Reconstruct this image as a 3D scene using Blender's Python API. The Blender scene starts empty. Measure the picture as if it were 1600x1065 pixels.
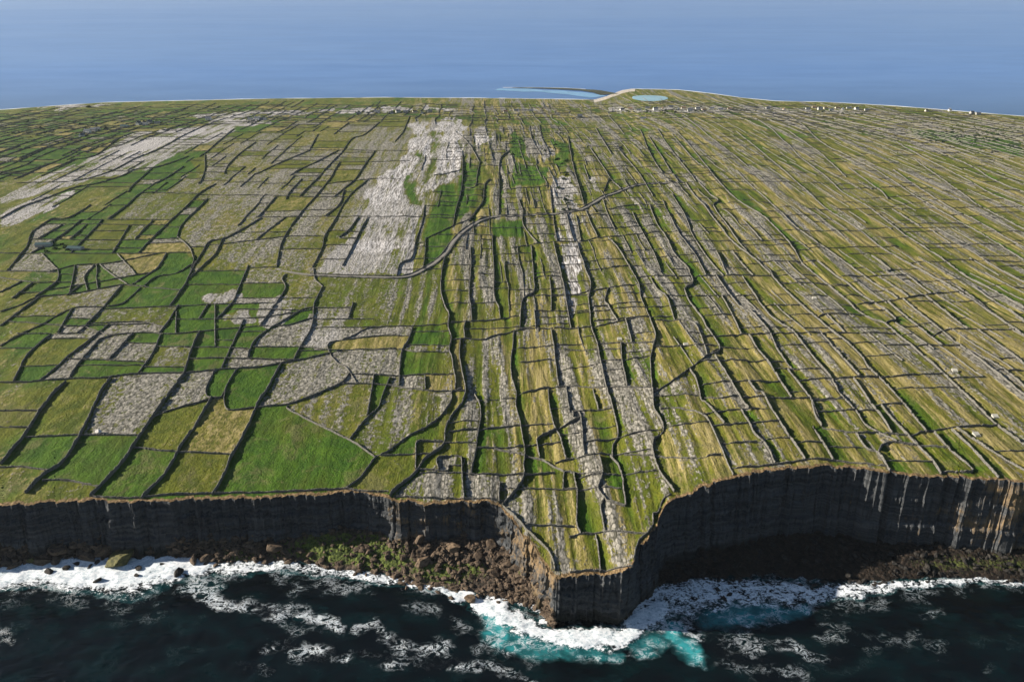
import bpy, math, random
import numpy as np
from mathutils import Vector

random.seed(7)
rng = np.random.default_rng(11)
R = math.radians
scene = bpy.context.scene
COL = scene.collection

# ------------------------------------------------------------------ camera
CAM_H = 350.0
PITCH = R(24.7)
FPX = 1244.0
cam_d = bpy.data.cameras.new('camera')
cam_d.sensor_width = 36.0
cam_d.lens = FPX / 1600.0 * 36.0
cam_d.clip_start = 1.0
cam_d.clip_end = 300000.0
cam = bpy.data.objects.new('camera', cam_d)
COL.objects.link(cam)
cam.location = (0, 0, CAM_H)
cam.rotation_euler = (math.pi / 2 - PITCH, 0, 0)
scene.camera = cam

SUN_EL, SUN_BACK = R(21.5), R(5.0)
SUN = Vector((-math.cos(SUN_EL) * math.cos(SUN_BACK), math.cos(SUN_EL) * math.sin(SUN_BACK), math.sin(SUN_EL)))

# ------------------------------------------------------------------ noise
def _hash(ix, iy, seed):
    n = (ix.astype(np.int64) * 374761393 + iy.astype(np.int64) * 668265263 + seed * 1274126177) & 0xFFFFFFFF
    n = ((n ^ (n >> 13)) * 1274126177) & 0xFFFFFFFF
    n = ((n ^ (n >> 16)) * 2246822519) & 0xFFFFFFFF
    return ((n ^ (n >> 15)) & 0xFFFFFF) / float(0xFFFFFF)

def vnoise(x, y, seed=0):
    x = np.asarray(x, float); y = np.asarray(y, float)
    ix = np.floor(x); iy = np.floor(y)
    fx = x - ix; fy = y - iy
    fx = fx * fx * (3 - 2 * fx); fy = fy * fy * (3 - 2 * fy)
    a = _hash(ix, iy, seed); b = _hash(ix + 1, iy, seed)
    c = _hash(ix, iy + 1, seed); d = _hash(ix + 1, iy + 1, seed)
    return (a * (1 - fx) + b * fx) * (1 - fy) + (c * (1 - fx) + d * fx) * fy

def fbm(x, y, seed=0, octv=3):
    s = 0; a = 0.5; t = 0
    for k in range(octv):
        s = s + a * vnoise(x * 2 ** k, y * 2 ** k, seed + k * 17); t += a; a *= 0.5
    return s / t

def ss(t):
    t = np.clip(t, 0, 1)
    return t * t * (3 - 2 * t)

# ------------------------------------------------------------------ photo pixel -> point on the ground
CP, SP = math.cos(PITCH), math.sin(PITCH)
def ray(px, py):
    u = np.asarray(px, float) - 800.0
    v = 532.5 - np.asarray(py, float)
    return u / FPX, CP + v / FPX * SP, -SP + v / FPX * CP

def at_z(px, py, z):
    dx, dy, dz = ray(px, py)
    t = (z - CAM_H) / dz
    return dx * t, dy * t

def project(x, y, z):
    dep = y * CP - (z - CAM_H) * SP
    return 800 + FPX * x / dep, 532.5 - FPX * (y * SP + (z - CAM_H) * CP) / dep

shore_px = np.array([(-300, 196), (-150, 184), (0, 171.5), (80, 166), (160, 160.5), (300, 157), (440, 154), (600, 152.5), (760, 153.5), (900, 155.5),
                     (930, 155.5), (948, 151), (960, 146), (972, 141.5), (988, 138.8), (1060, 140.5), (1110, 146), (1160, 153), (1210, 158), (1300, 160), (1400, 166), (1500, 174), (1600, 182), (1750, 193), (1900, 205)], float)
sx, sy = at_z(shore_px[:, 0], shore_px[:, 1], 1.0)
_o = np.argsort(sx)
_tx = np.linspace(-3000, 3000, 6001)
_ty = np.interp(_tx, sx[_o], sy[_o]) + 10 * (fbm(_tx / 60, _tx * 0, 5, 3) - 0.5)
def yshore(x):
    return np.interp(x, _tx, _ty)

def h0(x, y):
    S = 39 + 18 * ss((x - 10) / 160) * (1 - ss((y - 500) / 400)) + 7 * ss((y - 500) / 800) - 7 * np.exp(-((x - 38) / 50) ** 2) * ss((430 - y) / 70)
    d = yshore(x) - y
    k = ss(d / 1050)
    return np.where(d > 0, 1.0 + (S - 1.0) * k, 1.0 + 0.12 * d)

def at(px, py):
    z = np.full(np.shape(px), 45.0)
    for _ in range(28):
        x, y = at_z(px, py, z)
        z = z * 0.3 + h0(x, y) * 0.7
    return x, y, z

# ------------------------------------------------------------------ materials
def new_mat(name):
    m = bpy.data.materials.new(name); m.use_nodes = True
    nt = m.node_tree; nt.nodes.clear()
    out = nt.nodes.new('ShaderNodeOutputMaterial')
    b = nt.nodes.new('ShaderNodeBsdfPrincipled')
    nt.links.new(b.outputs[0], out.inputs[0])
    b.inputs['Roughness'].default_value = 0.9
    b.inputs['Specular IOR Level'].default_value = 0.15
    return m, nt, b

class NB:
    def __init__(s, nt): s.nt = nt
    def n(s, t, **kw):
        nd = s.nt.nodes.new(t)
        for k, v in kw.items(): setattr(nd, k, v)
        return nd
    def link(s, a, b): s.nt.links.new(a, b)
    def val(s, inp, v):
        if isinstance(v, (int, float)): inp.default_value = v
        elif isinstance(v, tuple): inp.default_value = v if len(v) == 4 or inp.type == 'VECTOR' else (*v, 1)
        else: s.link(v, inp)
    def math(s, op, a, b=0.0, c=None, clamp=False):
        nd = s.n('ShaderNodeMath', operation=op); nd.use_clamp = clamp
        s.val(nd.inputs[0], a); s.val(nd.inputs[1], b)
        if c is not None: s.val(nd.inputs[2], c)
        return nd.outputs[0]
    def mix(s, f, a, b):
        nd = s.n('ShaderNodeMix', data_type='RGBA')
        s.val(nd.inputs['Factor'], f); s.val(nd.inputs[6], a); s.val(nd.inputs[7], b)
        return nd.outputs[2]
    def ramp(s, v, lo, hi, a=0.0, b=1.0, smooth=True):
        nd = s.n('ShaderNodeMapRange'); nd.interpolation_type = 'SMOOTHSTEP' if smooth else 'LINEAR'
        s.val(nd.inputs[0], v); nd.inputs[1].default_value = lo; nd.inputs[2].default_value = hi
        nd.inputs[3].default_value = a; nd.inputs[4].default_value = b
        return nd.outputs[0]
    def pos(s, scale, rot=(0, 0, 0)):
        g = s.n('ShaderNodeNewGeometry'); m = s.n('ShaderNodeMapping')
        m.inputs['Scale'].default_value = scale; m.inputs['Rotation'].default_value = rot
        s.link(g.outputs['Position'], m.inputs[0]); return m.outputs[0]
    def noise(s, vec, scale=1.0, detail=3.0, rough=0.55, dist=0.0):
        nd = s.n('ShaderNodeTexNoise'); s.link(vec, nd.inputs['Vector'])
        nd.inputs['Scale'].default_value = scale; nd.inputs['Detail'].default_value = detail
        nd.inputs['Roughness'].default_value = rough; nd.inputs['Distortion'].default_value = dist
        return nd.outputs['Fac']
    def vor(s, vec, scale=1.0, feature='F1', rnd=1.0):
        nd = s.n('ShaderNodeTexVoronoi', feature=feature); s.link(vec, nd.inputs['Vector'])
        nd.inputs['Scale'].default_value = scale; nd.inputs['Randomness'].default_value = rnd
        return nd
    def bump(s, h, strength, dist):
        nd = s.n('ShaderNodeBump'); nd.inputs['Strength'].default_value = strength
        nd.inputs['Distance'].default_value = dist; s.link(h, nd.inputs['Height']); return nd.outputs[0]
    def attr(s, name):
        nd = s.n('ShaderNodeAttribute'); nd.attribute_name = name
        return nd

TILT = 0.045          # the strips run a little to the left of straight inland
def mat_land():
    m, nt, b = new_mat('pasture_and_limestone'); B = NB(nt)
    a = B.attr('cover')
    sep = B.n('ShaderNodeSeparateColor'); B.link(a.outputs['Color'], sep.inputs[0])
    rock, lush, straw = sep.outputs[0], sep.outputs[1], sep.outputs[2]
    white = a.outputs['Alpha']
    a2 = B.attr('edge'); bare = a2.outputs['Fac']
    rot = (0, 0, -TILT)
    grain = B.attr('grain').outputs['Fac']
    def grained(a_, b_):      # long grain on the strips, rounder patches in the pastures
        return B.math('ADD', B.math('MULTIPLY', a_, grain), B.math('MULTIPLY', b_, B.math('SUBTRACT', 1.0, grain)))
    strip = grained(B.noise(B.pos((1 / 3.2, 1 / 45, 1 / 6), rot), 1, 4, 0.6), B.noise(B.pos((1 / 5, 1 / 9, 1 / 6), rot), 1, 5, 0.65))
    strip2 = grained(B.noise(B.pos((1 / 1.4, 1 / 16, 1 / 3), rot), 1, 3, 0.6), B.noise(B.pos((1 / 1.6, 1 / 3, 1 / 3), rot), 1, 4, 0.65))
    blot = B.noise(B.pos((1 / 14, 1 / 20, 0.05), rot), 1, 4, 0.6, 0.5)
    fine = B.noise(B.pos((0.8, 0.5, 0.8), rot), 1, 4, 0.7)
    clod = B.noise(B.pos((0.33, 0.26, 0.4)), 1, 3, 0.6)
    # grass
    g1 = B.mix(B.ramp(blot, .3, .7), (0.054, 0.076, 0.005), (0.128, 0.132, 0.012))
    g2 = B.mix(B.ramp(blot, .3, .7), (0.021, 0.066, 0.003), (0.060, 0.120, 0.006))
    g3 = B.mix(B.ramp(strip, .35, .7), (0.155, 0.132, 0.026), (0.345, 0.280, 0.120))
    lf = B.math('ADD', lush, B.math('MULTIPLY', B.math('SUBTRACT', blot, .5), .6))
    col = B.mix(B.ramp(lf, .26, .66), g1, g2)
    sf = B.math('ADD', straw, B.math('MULTIPLY', B.math('SUBTRACT', strip, .5), 1.5))
    sf = B.math('ADD', sf, B.math('MULTIPLY', B.math('SUBTRACT', clod, .5), .7))
    col = B.mix(B.ramp(sf, .3, .85), col, g3)
    bare_p = B.noise(B.pos((1 / 26, 1 / 34, .05), rot), 1, 6, .7, .8)
    col = B.mix(B.ramp(bare_p, .52, .66, 0, .55), col, (0.150, 0.135, 0.055))
    # tussock speckle
    col = B.mix(B.ramp(fine, .50, .70, 0, .62), col, (0.020, 0.028, 0.005))
    # bare limestone
    bvo = B.vor(B.pos((0.50, 0.30, 0.4), rot), 1); blk = bvo.outputs['Color']
    bs = B.n('ShaderNodeSeparateColor'); B.link(blk, bs.inputs[0])
    rk = B.mix(bs.outputs[0], (0.165, 0.155, 0.130), (0.36, 0.335, 0.285))
    rk = B.mix(B.ramp(bvo.outputs['Distance'], .45, .80, 0, .75), rk, (0.030, 0.030, 0.020))
    rk = B.mix(B.ramp(strip2, .50, .66, 0, .85), rk, (0.040, 0.042, 0.024))
    rkw = B.mix(B.ramp(strip2, .36, .62), (0.72, 0.69, 0.67), (0.12, 0.11, 0.095))
    rkw = B.mix(B.ramp(fine, .5, .7, 0, .6), rkw, (0.10, 0.095, 0.08))
    rk = B.mix(white, rk, rkw)
    rf = B.math('ADD', rock, B.math('MULTIPLY', B.math('SUBTRACT', strip, .5), 1.25))
    rf = B.math('ADD', rf, B.math('MULTIPLY', B.math('SUBTRACT', clod, .5), 1.1))
    rf = B.math('ADD', rf, B.math('MULTIPLY', B.math('SUBTRACT', fine, .5), .9))
    rmask = B.ramp(rf, .50, .72)
    col = B.mix(rmask, col, rk)
    # worn brown turf along the cliff edge
    e = B.math('ADD', bare, B.math('MULTIPLY', B.math('SUBTRACT', clod, .5), 1.0))
    ecol = B.mix(B.ramp(fine, .35, .65), (0.075, 0.045, 0.017), (0.29, 0.20, 0.105))
    col = B.mix(B.ramp(e, .35, .7), col, ecol)
    # beach sand
    a3 = B.attr('sand')
    col = B.mix(B.ramp(a3.outputs['Fac'], .3, .6), col, (0.52, 0.46, 0.38))
    B.link(col, b.inputs['Base Color'])
    hgt = B.math('ADD', B.math('MULTIPLY', clod, .8), B.math('MULTIPLY', fine, .55))
    hgt = B.math('ADD', hgt, B.math('MULTIPLY', rmask, B.math('MULTIPLY', bs.outputs[1], .45)))
    hgt = B.math('ADD', hgt, B.math('MULTIPLY', strip, .7))
    B.link(B.bump(hgt, 1.0, 1.3), b.inputs['Normal'])
    return m

def mat_wall(name='dry_stone', dark=(0.030, 0.028, 0.024), light=(0.235, 0.225, 0.20)):
    m, nt, b = new_mat(name); B = NB(nt)
    v = B.vor(B.pos((1.6, 1.6, 3.0)), 1)
    bs = B.n('ShaderNodeSeparateColor'); B.link(v.outputs['Color'], bs.inputs[0])
    big = B.noise(B.pos((.1, .1, .1)), 1, 3)
    c = B.mix(bs.outputs[0], tuple(0.55 * x for x in light), light)
    c = B.mix(B.ramp(v.outputs['Distance'], .45, .8), c, dark)
    c = B.mix(B.ramp(big, .5, .75, 0, .35), c, (0.10, 0.10, 0.05))
    B.link(c, b.inputs['Base Color'])
    B.link(B.bump(B.math('SUBTRACT', 1.0, v.outputs['Distance']), .8, .4), b.inputs['Normal'])
    return m

def mat_cliff():
    m, nt, b = new_mat('layered_cliff_rock'); B = NB(nt)
    beds = B.noise(B.pos((.02, .02, .55)), 1, 5, .65, .3)
    crack = B.noise(B.pos((.5, .5, .035)), 1, 4, .65)
    big = B.noise(B.pos((.035, .035, .05)), 1, 4, .6)
    fine = B.noise(B.pos((.9, .9, 1.6)), 1, 4, .7)
    c = B.mix(B.ramp(beds, .35, .65), (0.034, 0.038, 0.043), (0.084, 0.088, 0.092))
    c = B.mix(B.ramp(crack, .52, .68, 0, .65), c, (0.020, 0.021, 0.023))
    c = B.mix(B.ramp(fine, .5, .78, 0, .35), c, (0.17, 0.17, 0.165))
    oc = B.attr('ochre').outputs['Fac']
    c = B.mix(B.ramp(B.math('ADD', big, B.math('ADD', oc, B.math('MULTIPLY', B.math('SUBTRACT', crack, .5), .5))), .72, .92, 0, .8), c, (0.27, 0.185, 0.095))
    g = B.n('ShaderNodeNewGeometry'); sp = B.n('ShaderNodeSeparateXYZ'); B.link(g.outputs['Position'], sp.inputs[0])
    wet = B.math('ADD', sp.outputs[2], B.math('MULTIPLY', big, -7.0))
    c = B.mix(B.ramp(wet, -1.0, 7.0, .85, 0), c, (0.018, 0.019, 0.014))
    B.link(c, b.inputs['Base Color'])
    h = B.math('ADD', B.math('MULTIPLY', crack, .9), B.math('ADD', B.math('MULTIPLY', beds, .8), B.math('MULTIPLY', fine, .5)))
    B.link(B.bump(h, 1.0, 1.6), b.inputs['Normal'])
    return m

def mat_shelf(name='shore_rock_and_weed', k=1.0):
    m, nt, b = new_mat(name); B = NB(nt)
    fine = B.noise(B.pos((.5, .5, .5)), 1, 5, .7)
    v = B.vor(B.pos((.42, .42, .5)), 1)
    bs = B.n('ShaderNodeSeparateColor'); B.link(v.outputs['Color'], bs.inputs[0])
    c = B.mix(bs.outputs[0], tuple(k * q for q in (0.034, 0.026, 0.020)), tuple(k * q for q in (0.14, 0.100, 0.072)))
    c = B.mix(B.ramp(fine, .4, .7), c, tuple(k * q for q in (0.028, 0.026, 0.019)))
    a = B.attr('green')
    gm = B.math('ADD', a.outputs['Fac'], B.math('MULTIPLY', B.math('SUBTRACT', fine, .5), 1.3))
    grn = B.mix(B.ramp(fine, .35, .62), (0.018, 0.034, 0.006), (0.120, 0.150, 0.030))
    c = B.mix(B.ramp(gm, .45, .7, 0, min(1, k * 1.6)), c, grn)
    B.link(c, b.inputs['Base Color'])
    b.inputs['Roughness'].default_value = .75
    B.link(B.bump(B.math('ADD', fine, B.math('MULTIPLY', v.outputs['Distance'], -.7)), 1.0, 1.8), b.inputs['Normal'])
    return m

def mat_rock(name, lo, hi):
    m, nt, b = new_mat(name); B = NB(nt)
    tc = B.n('ShaderNodeNewGeometry')
    n1 = B.noise(B.pos((.35, .35, .6)), 1, 5, .65)
    n2 = B.noise(B.pos((1.4, 1.4, 1.8)), 1, 3, .65)
    c = B.mix(B.ramp(n1, .35, .65), lo, hi)
    c = B.mix(B.ramp(n2, .5, .75, 0, .6), c, tuple(.3 * x for x in lo))
    B.link(c, b.inputs['Base Color']); b.inputs['Roughness'].default_value = .8
    B.link(B.bump(B.math('ADD', n1, B.math('MULTIPLY', n2, .4)), 1.0, .8), b.inputs['Normal'])
    return m

def mat_sea():
    m, nt, b = new_mat('sea_water'); B = NB(nt)
    fo = B.attr('foam').outputs['Fac']; tq = B.attr('turq').outputs['Fac']; ln = B.attr('lace').outputs['Fac']
    p1 = B.pos((1 / 9, 1 / 6, .1))
    warp = B.noise(B.pos((1 / 22, 1 / 16, .1)), 1, 3, .6)
    n1 = B.noise(B.pos((1 / 6, 1 / 4.5, .1)), 1, 7, .72, .8)
    n2 = B.noise(B.pos((1 / 1.7, 1 / 1.3, .1)), 1, 4, .72, .5)
    rid = B.math('SUBTRACT', 1.0, B.math('MULTIPLY', B.math('ABSOLUTE', B.math('SUBTRACT', n1, .5)), 12.0), clamp=True)
    rid2 = B.math('SUBTRACT', 1.0, B.math('MULTIPLY', B.math('ABSOLUTE', B.math('SUBTRACT', n2, .5)), 5.0), clamp=True)
    solid = B.math('ADD', fo, B.math('MULTIPLY', B.math('SUBTRACT', n1, .5), 1.7))
    solid = B.math('ADD', solid, B.math('MULTIPLY', B.math('SUBTRACT', n2, .5), 1.3))
    fs = B.ramp(solid, .46, .70)
    lc = B.math('MULTIPLY', ln, B.math('MULTIPLY', rid, B.math('ADD', .25, rid2)))
    lc = B.math('MULTIPLY', lc, B.ramp(warp, .42, .62, .25, 1.0))
    lc = B.ramp(B.math('ADD', lc, B.math('MULTIPLY', B.math('MULTIPLY', ln, ln), B.math('MULTIPLY', B.math('SUBTRACT', n2, .56), .6))), .10, .75)
    foam = B.math('MAXIMUM', fs, lc)
    deep = B.mix(B.ramp(warp, .38, .66), (0.0010, 0.0022, 0.0030), (0.0016, 0.0085, 0.0095))
    tqm = B.math('ADD', tq, B.math('MULTIPLY', B.math('MULTIPLY', tq, B.math('SUBTRACT', B.math('MULTIPLY', B.math('ADD', n1, warp), .5), .5)), 3.0))
    c = B.mix(B.ramp(tqm, .05, 1.0), deep, (0.035, 0.27, 0.29))
    # far water: sky reflection and haze put into its base colour as blue
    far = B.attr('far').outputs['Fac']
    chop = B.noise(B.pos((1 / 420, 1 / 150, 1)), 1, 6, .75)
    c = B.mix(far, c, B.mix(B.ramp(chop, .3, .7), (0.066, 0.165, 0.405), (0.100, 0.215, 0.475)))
    c = B.mix(foam, c, B.mix(B.ramp(B.math('ADD', B.math('MULTIPLY', n1, .5), B.math('MULTIPLY', n2, .5)), .36, .60), (0.38, 0.47, 0.52), (0.84, 0.86, 0.88)))
    B.link(c, b.inputs['Base Color'])
    b.inputs['IOR'].default_value = 1.33
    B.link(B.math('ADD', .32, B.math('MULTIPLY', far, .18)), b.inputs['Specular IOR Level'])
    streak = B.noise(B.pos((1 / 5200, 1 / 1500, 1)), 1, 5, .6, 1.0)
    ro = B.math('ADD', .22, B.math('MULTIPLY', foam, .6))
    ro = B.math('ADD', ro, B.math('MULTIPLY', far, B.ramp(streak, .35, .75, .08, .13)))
    B.link(ro, b.inputs['Roughness'])
    rip = B.noise(B.pos((.45, .6, .3)), 1, 4, .65)
    rip2 = B.noise(B.pos((1 / 30, 1 / 18, .3)), 1, 3, .6)
    h = B.math('ADD', B.math('MULTIPLY', rip, .55), B.math('ADD', B.math('MULTIPLY', foam, .5), B.math('MULTIPLY', rip2, 2.0)))
    bn = B.n('ShaderNodeBump'); bn.inputs['Distance'].default_value = .8
    B.link(B.math('MULTIPLY', B.math('SUBTRACT', 1.0, far), .5), bn.inputs['Strength']); B.link(h, bn.inputs['Height']); B.link(bn.outputs[0], b.inputs['Normal'])
    return m

def mat_plain(name, c, rough=.85, var=.15, sc=1.0):
    m, nt, b = new_mat(name); B = NB(nt)
    n = B.noise(B.pos((sc, sc, sc)), 1, 4, .6)
    B.link(B.mix(B.ramp(n, .3, .7), tuple(x * (1 - var) for x in c), tuple(min(1, x * (1 + var)) for x in c)), b.inputs['Base Color'])
    b.inputs['Roughness'].default_value = rough
    return m

M_LAND = mat_land(); M_WALL = mat_wall(); M_CLIFF = mat_cliff(); M_SHELF = mat_shelf(); M_SHELFD = mat_shelf('dark_shore_rock', .30); M_SEA = mat_sea()  # M_SHELFD: the same shore rock in darker colours, for the right shelf
M_ROCKB = mat_rock('brown_boulder_rock', (0.040, 0.030, 0.022), (0.145, 0.105, 0.072))
M_ROCKG = mat_rock('mossy_boulder_rock', (0.050, 0.052, 0.022), (0.15, 0.14, 0.055))
M_ROCKO = mat_rock('orange_boulder_rock', (0.07, 0.050, 0.034), (0.19, 0.135, 0.088))
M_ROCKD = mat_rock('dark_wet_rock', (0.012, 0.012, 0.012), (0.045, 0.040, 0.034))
M_ROCKW = mat_rock('pale_limestone', (0.42, 0.40, 0.38), (0.66, 0.64, 0.60))
M_ROAD = mat_plain('worn_road_surface', (0.22, 0.205, 0.18), .9, .12, .5)
M_VERGE = mat_plain('road_verge_stone', (0.13, 0.12, 0.09), .9, .2, .5)
M_WHITE = mat_plain('whitewash', (0.55, 0.54, 0.51), .8, .05)
M_CREAM = mat_plain('cream_render', (0.62, 0.56, 0.46), .8, .05)
M_GREY = mat_plain('grey_render', (0.33, 0.32, 0.30), .8, .08)
M_SLATE = mat_plain('slate_roofing', (0.075, 0.085, 0.105), .6, .15)
M_THATCH = mat_plain('brown_roofing', (0.16, 0.10, 0.06), .9, .15)
M_TIN = mat_plain('blue_green_tin', (0.05, 0.085, 0.09), .5, .1)
M_GLASS = mat_plain('dark_window_glass', (0.02, 0.025, 0.03), .1, .05)
M_CONC = mat_plain('pale_concrete', (0.42, 0.40, 0.34), .85, .08)
M_LAGOON = mat_plain('lagoon_water', (0.24, 0.40, 0.47), .2, .1, .01); M_SHALLOW = mat_plain('pale_shallow_water', (0.16, 0.32, 0.50), .25, .15, .02); M_REEF = mat_plain('weedy_reef', (0.055, 0.060, 0.035), .9, .3, .03)
M_SURF = mat_plain('white_surf', (0.75, 0.78, 0.80), .9, .1, .05)
M_BUSH = mat_plain('bush_leaves', (0.016, 0.036, 0.012), .9, .35, .3)

# ------------------------------------------------------------------ object helpers
def mesh_np(name, V, F, mat, smooth=False, attrs=None, kind=None, parent=None):
    V = np.asarray(V, np.float32); F = np.asarray(F, np.int32)
    me = bpy.data.meshes.new(name)
    me.vertices.add(len(V)); me.vertices.foreach_set('co', V.ravel())
    nf, k = F.shape
    me.loops.add(nf * k); me.loops.foreach_set('vertex_index', F.ravel())
    me.polygons.add(nf); me.polygons.foreach_set('loop_start', np.arange(0, nf * k, k, dtype=np.int32))
    try: me.polygons.foreach_set('loop_total', np.full(nf, k, np.int32))
    except Exception: pass
    me.polygons.foreach_set('use_smooth', np.full(nf, smooth, bool))
    me.update(calc_edges=True)
    for an, arr in (attrs or {}).items():
        arr = np.asarray(arr, np.float32)
        if arr.ndim == 2:
            a = me.attributes.new(an, 'FLOAT_COLOR', 'POINT'); a.data.foreach_set('color', arr.ravel())
        else:
            a = me.attributes.new(an, 'FLOAT', 'POINT'); a.data.foreach_set('value', arr)
    me.validate()
    me.materials.append(mat)
    o = bpy.data.objects.new(name, me); COL.objects.link(o)
    if kind: o['kind'] = kind
    if parent: o.parent = parent
    return o

def grid_faces(nr, nc):
    i = np.arange(nr - 1)[:, None] * nc + np.arange(nc - 1)[None, :]
    return np.stack([i, i + 1, i + nc + 1, i + nc], -1).reshape(-1, 4)

def tag(o, label, cat, group=None):
    o['label'] = label; o['category'] = cat; o['kind'] = 'thing'
    if group: o['group'] = group

def empty(name, loc, rz=0):
    o = bpy.data.objects.new(name, None); COL.objects.link(o)
    o.empty_display_size = 1; o.location = loc; o.rotation_euler = (0, 0, rz)
    return o

ORD = ['first', 'second', 'third', 'fourth', 'fifth', 'sixth', 'seventh', 'eighth', 'ninth', 'tenth', 'eleventh', 'twelfth', 'thirteenth', 'fourteenth',
       'fifteenth', 'sixteenth', 'seventeenth', 'eighteenth', 'nineteenth', 'twentieth']
def ordn(k):
    if k < 20: return ORD[k]
    n = k + 1
    return '%d%s' % (n, {1: 'st', 2: 'nd', 3: 'rd'}.get(n % 10, 'th') if n % 100 not in (11, 12, 13) else 'th')

# ------------------------------------------------------------------ land
edge_px = np.array([(-300, 806), (0, 790), (60, 787), (140, 783), (220, 784), (300, 780), (400, 777), (500, 773), (545, 768), (570, 770), (600, 779), (620, 782), (670, 786), (722, 784),
                    (760, 786), (778, 789), (786, 798), (797, 812), (822, 842), (842, 864), (853, 884), (860, 897), (867, 904), (880, 904), (900, 901), (940, 896), (980, 890),
                    (988, 884), (993, 866), (1001, 849), (1014, 838), (1024, 822), (1030, 806), (1040, 786), (1056, 774), (1080, 768), (1110, 757), (1145, 745), (1180, 737), (1230, 733),
                    (1260, 731), (1300, 728), (1335, 731), (1390, 739), (1440, 744), (1500, 745), (1560, 751), (1600, 753), (1900, 764)], float)
cpx = np.unique(np.round(np.concatenate([np.arange(-270, 1871, 1.7), np.arange(770, 872, .75), np.arange(984, 1062, .75)]), 2))
NC = len(cpx)
ey = np.interp(cpx, edge_px[:, 0], edge_px[:, 1])
Ex, Eyy, Ez = at(cpx, ey)
jag = 4.0 * (fbm(cpx / 22, cpx * 0, 3, 4) - .5) + 3.4 * (np.round(vnoise(cpx / 9, cpx * 0, 9) * 3) / 3 - .5) + 1.5 * (vnoise(cpx / 2.6, cpx * 0, 15) - .5)
Eyy = Eyy + jag
Ex = Ex + 1.6 * (vnoise(cpx / 7, cpx * 0 + 3, 4) - .5) * 0
fy = np.interp(cpx, shore_px[:, 0], shore_px[:, 1])
Fx, Fy = at_z(cpx, fy, 1.0)
# beyond the shoreline the land runs on under the water
Fx = Fx * (Fy + 70) / Fy; Fy = Fy + 70
NR = 880
P = .80
w0 = 430.0 ** -P; w1 = 2600.0 ** -P
yy = (w0 + (w1 - w0) * np.linspace(0, 1, NR)) ** (-1 / P)
T = (yy - yy[0]) / (yy[-1] - yy[0])
X = Ex[None] + (Fx - Ex)[None] * T[:, None]
Y = Eyy[None] + (Fy - Eyy)[None] * T[:, None]
Z = h0(X, Y)
PX, PY = project(X, Y, Z)

def locate(x, y):
    """fractional (row, column) of ground points"""
    x = np.atleast_1d(x); y = np.atleast_1d(y)
    r = np.empty(len(x)); c = np.empty(len(x))
    for s in range(0, len(x), 2000):
        xs = x[s:s + 2000, None]; ys = y[s:s + 2000, None]
        t = (ys - Eyy[None]) / (Fy - Eyy)[None]
        XC = Ex[None] + (Fx - Ex)[None] * t
        k = np.clip((XC < xs).sum(1) - 1, 0, NC - 2)
        i = np.arange(len(k))
        f = np.clip((xs[:, 0] - XC[i, k]) / np.maximum(XC[i, k + 1] - XC[i, k], 1e-6), 0, 1)
        tt = t[i, k] * (1 - f) + t[i, k + 1] * f
        c[s:s + 2000] = k + f
        r[s:s + 2000] = np.interp(tt, T, np.arange(NR))
    return r, c

def sample(A, r, c):
    r = np.clip(r, 0, NR - 1.001); c = np.clip(c, 0, NC - 1.001)
    i = r.astype(int); j = c.astype(int); fr = r - i; fc = c - j
    return (A[i, j] * (1 - fc) + A[i, j + 1] * fc) * (1 - fr) + (A[i + 1, j] * (1 - fc) + A[i + 1, j + 1] * fc) * fr

# relief: low limestone terraces along the strips
U = X + TILT * Y
wob = 14 * (fbm(U / 60, Y / 160, 21, 2) - .5)
amp = 0.35 + .95 * ss((PX - 560) / 200) * (1 - .35 * ss((PX - 1250) / 200))
amp = amp * (1 - .5 * ss((Y - 1500) / 500))
rel = amp * (2.6 * (fbm((U + wob) / 13, Y / 120, 31, 3) - .5) + 1.1 * (fbm((U + wob) / 4.5, Y / 60, 41, 2) - .5))
rel = rel + 2.0 * (fbm(X / 90, Y / 120, 51, 2) - .5) + .35 * (fbm(X / 5, Y / 6, 61, 3) - .5)
rel = rel * ss((yshore(X) - Y) / 200 + .1)

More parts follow.
